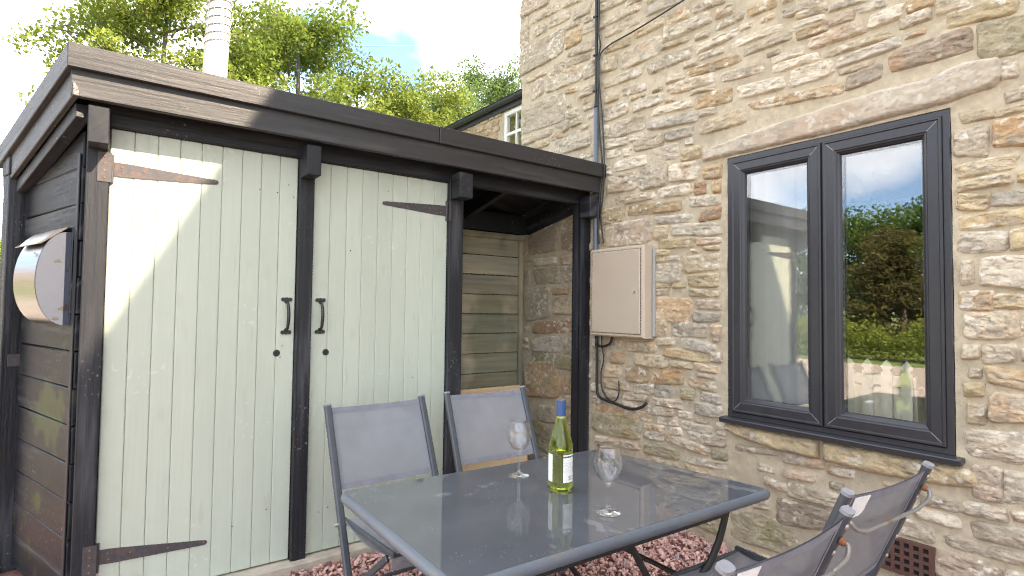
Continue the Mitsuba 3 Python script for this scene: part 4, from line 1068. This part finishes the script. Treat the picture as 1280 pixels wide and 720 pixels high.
view = math.atan2(-at[1], -at[0]) % (2*math.pi)                # towards the terrace
wrap(view + 0.20, view + 1.30, 0.036, 0.130, 'm_label', 'back_label')
wrap(view - 2.35, view - 0.72, 0.036, 0.130, 'm_plainlabel', 'front_label')
MB().lathe([(0.0154, HB-0.062), (0.0160, HB-0.0555), (0.0162, HB-0.0555), (0.0158, HB-0.062)], 24, at, closed=True).add('neck_seal', 'm_plainlabel', bo)


def wineglass(x, y, label):
    k = thing('wine_glass', label, 'wine glass', 'empty wine glasses on the table')
    o = [(0.0, 0.0004), (0.034, 0.0002), (0.0372, 0.0010), (0.0376, 0.0022), (0.033, 0.0042), (0.018, 0.0078), (0.0085, 0.0125), (0.0050, 0.020), (0.0046, 0.034), (0.0043, 0.060), (0.0048, 0.078), (0.0062, 0.089), (0.0130, 0.0965), (0.0240, 0.105), (0.0345, 0.119), (0.0410, 0.136), (0.0432, 0.152), (0.0420, 0.172), (0.0385, 0.192), (0.0363, 0.2056)]
    i = [(0.0353, 0.2070), (0.0342, 0.2056), (0.0371, 0.192), (0.0406, 0.172), (0.0418, 0.152), (0.0396, 0.1365), (0.0331, 0.1203), (0.0228, 0.1070), (0.0120, 0.0993), (0.0, 0.0962)]
    P = np.array(o[11:]); t = np.concatenate([[0], np.cumsum(np.hypot(*np.diff(P, axis=0).T))]); tt = np.linspace(0, t[-1], 36)
    oo = o[:11] + list(zip(PchipInterpolator(t, P[:, 0])(tt), PchipInterpolator(t, P[:, 1])(tt)))
    P = np.array(i[1:]); t = np.concatenate([[0], np.cumsum(np.hypot(*np.diff(P, axis=0).T))]); tt = np.linspace(0, t[-1], 34)
    ii = i[:1] + list(zip(PchipInterpolator(t, P[:, 0])(tt), PchipInterpolator(t, P[:, 1])(tt)))
    ii[-1] = (0.0, ii[-1][1])
    MB().lathe([(float(a), float(b)) for a, b in oo + ii], 56, (x, y, ZG)).add(k, 'm_clear', smooth=50)


wineglass(1.300, 1.242, 'empty stemmed wine glass on the table right of the bottle, nearer to us')
wineglass(1.306, 1.708, 'empty stemmed wine glass left of the bottle, in front of the second chair')

# ------------------------------------------------------------------ planter seen through the right-hand pane
pk = thing('picket_planter', 'white toy picket fence planter on the window board behind the right pane', 'planter')
for i in range(5):
    y = 1.36 - i*0.084
    poly = Polygon([(-0.023, 0), (0.023, 0), (0.023, 0.265), (0.012, 0.272), (0.026, 0.292), (0, 0.325), (-0.026, 0.292), (-0.012, 0.272), (-0.023, 0.265)])
    MB().extrude(poly, 0.012, [[0, 1, 0], [0, 0, 1], [1, 0, 0]], (XW+0.205, y, WZ0+0.036)).add('picket', 'm_cream', pk)
MB().beam((XW+0.225, 0.99, WZ0+0.262), (XW+0.225, 1.40, WZ0+0.262), (0, 0, 1), 0.05, 0.014, 0.002).add('rail', 'm_cream', pk)
MB().box(XW+0.232, XW+0.36, 0.99, 1.40, WZ0+0.037, WZ0+0.23, 0.003).add('trough', 'm_cream', pk)

# ------------------------------------------------------------------ beyond: neighbouring cottage, pole, wires
N = thing('stone_cottage', 'neighbouring stone cottage with black gutter and white window behind the shed roof', 'house')
NX = 5.85
NY0, NY1 = 4.2, 13.6
nb_ = MB()
wy0, wy1, wz0, wz1 = 6.95, 8.19, 3.62, 4.83
nb_.box(NX, NX+0.4, NY0, wy0, -0.1, 4.98, 0.001).box(NX, NX+0.4, wy1, NY1, -0.1, 4.98, 0.001).box(NX, NX+0.4, wy0, wy1, -0.1, wz0, 0.001).box(NX, NX+0.4, wy0, wy1, wz1, 4.98, 0.001)
nb_.box(NX+0.4, NX+6, NY1-0.4, NY1, -0.1, 4.98, 0.001).box(NX+0.4, NX+6, NY0, NY0+0.4, -0.1, 4.98, 0.001)
NW = nb_.add('wall', 'm_mortar', N)
z = 2.6; c2 = 0
rest = MB()
while z < 4.92:
    h = float(rng.uniform(0.10, 0.15)); y = NY0 + 0.1
    if z + h > 4.95: h = 4.95 - z
    while y < 12.6:
        w = float(rng.uniform(0.17, 0.34))
        if not (y + w > wy0-0.05 and y < wy1+0.05 and z + h > wz0-0.05 and z < wz1+0.05):
            V, F = stone_mesh(y + w/2, z + h/2, w*1.07 + 0.01, h*1.10 + 0.01, 0, 0.026, 7000+c2, nseg=16, xo=NX)
            code = 'oygboyObg'[int(rng.integers(0, 9))]
            if 6.9 < y < 10.4 and z > 3.4: add('stone', (V, F), 'm_stone', NW, smooth=True, uv=pal_uv(code, len(V), float(rng.random())))
            else: rest.put(V, F, pal_uv(code, len(V), float(rng.random())))
            c2 += 1
        y += w + 0.015
    z += h + 0.015
rest.add('small_stone', 'm_stone', NW, smooth=True, withuv=True, kind='stuff')
nr = MB()
for za in (0.0,):
    a = np.array([[NX-0.18, NY0-0.2, 5.02], [NX-0.18, NY1+0.2, 5.02], [NX+3.2, NY1+0.2, 6.55], [NX+3.2, NY0-0.2, 6.55], [NX+6.6, NY0-0.2, 5.02], [NX+6.6, NY1+0.2, 5.02]])
    nr.put(a, [[0, 2, 1], [0, 3, 2], [3, 4, 5], [3, 5, 2], [0, 1, 5], [0, 5, 4], [0, 4, 3], [1, 2, 5]])
nr.add('roof', 'm_slate', N)
ng = MB(); ng.tube([[NX-0.10, NY0-0.2, 5.00], [NX-0.10, NY1+0.2, 5.00]], 0.062, 12)
for y in np.arange(5.0, 13.4, 0.9): ng.tube([[NX-0.10, y-0.03, 5.0], [NX-0.10, y+0.03, 5.0]], 0.070, 12)
NG = ng.add('gutter', 'm_gutter', N, smooth=40)
MB().box(NX-0.05, NX, NY0, NY1, 4.86, 4.99, 0.004).add('fascia', 'm_gutter', N)
mitred('window_frame', wy0, wy1, wz0, wz1, [(0, NX+0.08), (0, NX-0.01), (0.07, NX-0.01), (0.075, NX+0.005), (0.075, NX+0.06)], 'm_whitewood', N)
bars = MB(); ZB = 4.42
cols = [wy0 + 0.07, wy0 + 0.34, wy0 + 0.62, wy0 + 0.90, wy1 - 0.07]
for y in cols[1:4]: bars.box(NX+0.0, NX+0.05, y-0.016, y+0.016, wz0+0.05, wz1-0.05, 0.003)
bars.box(NX+0.001, NX+0.049, wy0+0.05, wy1-0.05, ZB-0.026, ZB+0.026, 0.003)
bars.add('glazing_bars', 'm_whitewood', N)
for ya, yb in zip(cols[:-1], cols[1:]):
    for za, zb in ((wz0+0.07, ZB-0.02), (ZB+0.02, wz1-0.07)):
        g = MB(); g.put([[NX+0.03, ya, za], [NX+0.03, yb, za], [NX+0.03, yb, zb], [NX+0.03, ya, zb]], [[0, 2, 1], [0, 3, 2]]); g.add('pane', 'm_pane', N)
MB().box(NX+0.42, NX+2.5, wy0-0.3, wy1+0.3, wz0-0.3, wz0-0.2, 0.002).box(NX+2.5, NX+2.6, wy0-0.3, wy1+0.3, wz0-0.3, wz1+0.3, 0.002).add('room', 'm_room', N)

tp_ = thing('telegraph_pole', 'pale weathered telegraph pole ringed with wire near its top, behind the shed', 'telegraph pole')
pb = np.array([0.92, 7.35, 0.0]); pt_ = np.array([1.125, 7.35, 6.6])
def pole_at(z): return pb + (pt_-pb)*z/6.6
MB().tube([pole_at(z) for z in np.linspace(0, 6.6, 12)], np.linspace(0.150, 0.118, 12), 24).add('shaft', 'm_pole', tp_, smooth=40)
wr = MB()
for i in range(6):
    z = 4.38 + i*0.095
    ring = [pole_at(z) + np.array([math.cos(a)*0.132, math.sin(a)*0.132, 0.03*math.cos(a+0.4)]) for a in np.linspace(0, 2*math.pi, 24, endpoint=False)]
    wr.tube(ring, 0.006, 6, closed=True)
    for a in np.linspace(0, 2*math.pi, 12, endpoint=False):
        q = pole_at(z) + np.array([math.cos(a)*0.136, math.sin(a)*0.136, 0.03*math.cos(a+0.4)])
        wr.tube([q + [0, 0, -0.014], q + [0.004, 0, 0.014]], 0.004, 5)
wr.add('wire_wrap', 'm_rod', tp_)
w1 = thing('overhead_wire', 'thin overhead wire crossing the pale sky above the trees', 'wire')
a, b = np.array([1.0, 18.0, 8.45]), np.array([18.65, 18.0, 14.15])
MB().tube([a*(1-t) + b*t - [0, 0, 0.35*4*t*(1-t)] for t in np.linspace(0, 1, 30)], 0.009, 6).add(w1, 'm_wire', smooth=True)

# ------------------------------------------------------------------ trees and hedge
def tree(name, label, cat, x, y, height, crown_r, crown_z0, n_limb, leaves, leaf, hue, seed, group=None, trunk=0.14, flat=0.75, cone=False):
    r = np.random.default_rng(seed)
    k = thing(name, label, cat, group)
    tk = MB()
    lean = r.normal(0, 0.25, 2)
    tip = np.array([x + lean[0], y + lean[1], height*0.93])
    base = np.array([x, y, -0.1])
    path = np.array([base*(1-t) + tip*t + [0.18*math.sin(3*t+seed), 0.15*math.cos(4*t+seed), 0] for t in np.linspace(0, 1, 14)])
    tk.tube(path, np.linspace(trunk, 0.02, 14), 9)
    clumps = []
    for i in range(n_limb):
        t = crown_z0/height + (0.95-crown_z0/height)*((i+0.5)/n_limb)
        p0 = base*(1-t) + tip*t
        az = i*2.399 + r.normal(0, 0.4)
        rel = (t*height - crown_z0)/(height - crown_z0)
        reach = crown_r*((1.05-rel) if cone else math.sqrt(max(0.08, 1 - (2*rel-0.85)**2)))*r.uniform(0.75, 1.15)
        up = (-0.15 if cone else r.uniform(0.15, 0.55))*reach
        p1 = p0 + [math.cos(az)*reach, math.sin(az)*reach, up]
        mid = (p0+p1)/2 + [0, 0, 0.12*reach]
        pth = smoothpath([p0, mid, p1], 5)
        tk.tube(pth, np.linspace(trunk*0.36*(1-0.6*rel), 0.010, len(pth)), 6)
        for j in range(5):
            u = r.uniform(0.35, 1.05)
            q = pth[min(len(pth)-1, int(u*(len(pth)-1)))]
            sub = q + r.normal(0, 0.30, 3)*crown_r*[0.8, 0.8, 0.45]
            tk.tube([q, (q+sub)/2 + [0, 0, 0.05], sub], [0.014, 0.010, 0.005], 5)
            clumps.append((sub, crown_r*r.uniform(0.15, 0.30)))
            clumps.append((q + r.normal(0, 0.1, 3), crown_r*r.uniform(0.12, 0.22)))
    tk.add('trunk', 'm_bark', k, smooth=True)
    w = np.array([c[1]**2 for c in clumps]); w /= w.sum()
    idx = r.choice(len(clumps), leaves, p=w)
    C = np.array([c[0] for c in clumps])[idx]; Rr = np.array([c[1] for c in clumps])[idx]
    dirn = r.normal(0, 1, (leaves, 3)); dirn /= np.linalg.norm(dirn, axis=1)[:, None]
    P = C + dirn*(Rr*r.random(leaves)**0.45)[:, None]*[1, 1, flat]
    P[:, 2] = np.maximum(P[:, 2], 0.05)
    a = r.normal(0, 1, (leaves, 3)) + [0, 0, -0.4]; a /= np.linalg.norm(a, axis=1)[:, None]
    nn = r.normal(0, 0.6, (leaves, 3)) + [0, 0, 1.0]; b = np.cross(a, nn); b /= np.linalg.norm(b, axis=1)[:, None]
    s = leaf*r.uniform(0.6, 1.25, leaves)[:, None]
    nr2 = np.cross(a, b)
    V = np.stack([P - a*s, P + b*s*0.55 + nr2*s*0.12, P + a*s, P - b*s*0.55 + nr2*s*0.12], 1).reshape(-1, 3)
    i = np.arange(leaves)[:, None]*4
    F = np.concatenate([i + [0, 1, 2], i + [0, 2, 3]])
    tone = np.clip(r.random(leaves)*0.7 + 0.3*r.random(len(clumps))[idx], 0, 1)
    U = np.repeat(np.stack([np.full(leaves, (hue+0.5)/10), tone], 1), 4, 0)
    add('crown', (V, F), 'm_leaf', k, uv=U)
    return k


G1 = 'sunlit trees behind the shed'
tree('broadleaf_tree', 'sunlit sycamore-like tree left of the telegraph pole, its crown cut by the top edge', 'tree', 0.85, 13.5, 8.8, 1.85, 3.4, 20, 26000, 0.056, 4, 11, G1)
tree('broadleaf_tree', 'tall sunlit tree right behind the telegraph pole with dark limbs showing', 'tree', 3.7, 14.2, 9.4, 2.3, 2.6, 20, 38000, 0.058, 0, 12, G1)
tree('broadleaf_tree', 'lower bright green tree at the middle of the tree row above the shed roof', 'tree', 6.3, 14.9, 7.7, 2.2, 2.2, 18, 36000, 0.058, 4, 13, G1)
tree('broadleaf_tree', 'greyer green open tree just left of the cottage gutter', 'tree', 9.0, 16.6, 9.2, 2.1, 2.2, 17, 34000, 0.055, 2, 14, G1)
tree('broadleaf_tree', 'pale green bushy tree rising above the gutter beside the house corner', 'tree', 12.2, 18.4, 11.2, 2.8, 2.4, 18, 40000, 0.062, 2, 15, G1)
tree('broadleaf_tree', 'yellow tinged tree between the two pale trees above the cottage gutter', 'tree', 11.0, 19.2, 10.0, 2.2, 2.0, 16, 28000, 0.058, 0, 16, G1)
tree('broadleaf_tree', 'distant bright green tree at the left edge below the moor', 'tree', -7.8, 75.0, 7.6, 4.2, 1.0, 14, 9000, 0.20, 4, 17)
# the garden that the window mirrors
tree('conifer', 'brownish conifer mirrored in the right pane of the window', 'tree', -19.0, 8.4, 4.9, 2.1, 0.2, 34, 20000, 0.075, 3, 21, None, 0.12, 0.5, True)
G2 = 'trees mirrored in the window'
tree('garden_tree', 'dark green bushy tree mirrored behind the conifer in the right pane', 'tree', -25.0, 12.6, 6.0, 3.6, 0.6, 18, 14000, 0.11, 1, 22, G2)
tree('garden_tree', 'dark green bushy tree mirrored at the right of the right pane', 'tree', -24.0, 7.6, 6.6, 3.4, 0.6, 18, 14000, 0.11, 1, 23, G2)
tree('garden_tree', 'dark green tree mirrored beside the shed corner in the left pane', 'tree', -22.0, 15.4, 5.6, 3.0, 0.4, 18, 13000, 0.10, 1, 24, G2)
tree('garden_tree', 'dark green tree standing at the far right of the mirrored garden', 'tree', -25.0, 1.5, 6.2, 3.2, 0.5, 14, 10000, 0.11, 1, 25, G2)
tree('garden_tree', 'dark green tree standing at the far left of the mirrored garden', 'tree', -26.0, 20.0, 6.4, 3.4, 0.5, 14, 10000, 0.11, 1, 26, G2)


def hedge():
    r = np.random.default_rng(31); n = 26000
    k = thing('garden_hedge', 'low yellow green hedge mirrored below the conifer in the window', 'hedge')
    P = np.stack([r.uniform(-13.4, -12.0, n), r.uniform(-4, 16, n), r.random(n)**0.8], 1)
    hgt = 0.15 + 2.2*np.clip(meshkit.fbm(np.stack([P[:, 0]*0.8, P[:, 1]*1.1, 0*P[:, 0]], 1), 4, 3) - 0.15, 0, 1)
    P[:, 2] *= hgt
    a = r.normal(0, 1, (n, 3)); a /= np.linalg.norm(a, axis=1)[:, None]
    b = np.cross(a, r.normal(0, 1, (n, 3))); b /= np.linalg.norm(b, axis=1)[:, None]
    s = r.uniform(0.03, 0.075, n)[:, None]
    V = np.stack([P - a*s, P + b*s*0.5, P + a*s, P - b*s*0.5], 1).reshape(-1, 3)
    i = np.arange(n)[:, None]*4
    add(k, (V, np.concatenate([i + [0, 1, 2], i + [0, 2, 3]])), 'm_leaf', uv=np.repeat(np.stack([np.full(n, 0.45), r.random(n)], 1), 4, 0))


hedge()
# a small weed and slate scraps by the rear foot of the side wall
wd = thing('weed', 'small bright green weed sprouting at the foot of the shed side', 'plant')
r = np.random.default_rng(5); n = 70
P = np.array([-0.40, 3.68, 0.02]) + r.normal(0, 1, (n, 3))*[0.035, 0.035, 0.035]; P[:, 2] = np.abs(P[:, 2])
a = r.normal(0, 1, (n, 3)); a /= np.linalg.norm(a, axis=1)[:, None]; b = np.cross(a, r.normal(0, 1, (n, 3))); b /= np.linalg.norm(b, axis=1)[:, None]; s = 0.014
V = np.stack([P - a*s, P + b*s*0.7, P + a*s, P - b*s*0.7], 1).reshape(-1, 3); i = np.arange(n)[:, None]*4
add(wd, (V, np.concatenate([i + [0, 1, 2], i + [0, 2, 3]])), 'm_leaf', uv=np.tile([[0.45, 0.9]], (n*4, 1)))
# dry stone wall along the road, at the left edge
dw = thing('dry_stone_wall', 'low grey dry stone wall beside the road at the left edge', 'wall')
ds = MB(); cmap = MB()
for q in range(900):
    x, z = r.uniform(-14, 4), r.uniform(0, 0.85)
    v, f = protos[int(r.integers(0, len(protos)))]
    s = r.uniform(0.12, 0.24)
    ds.put(v*s*[1, 0.9, 0.8] + [x, 23.0 + r.normal(0, 0.10), z], f, pal_uv('gksb'[int(r.integers(0, 4))], len(v), float(r.random())))
ds.add('stone', 'm_stone', dw, withuv=True, kind='stuff')
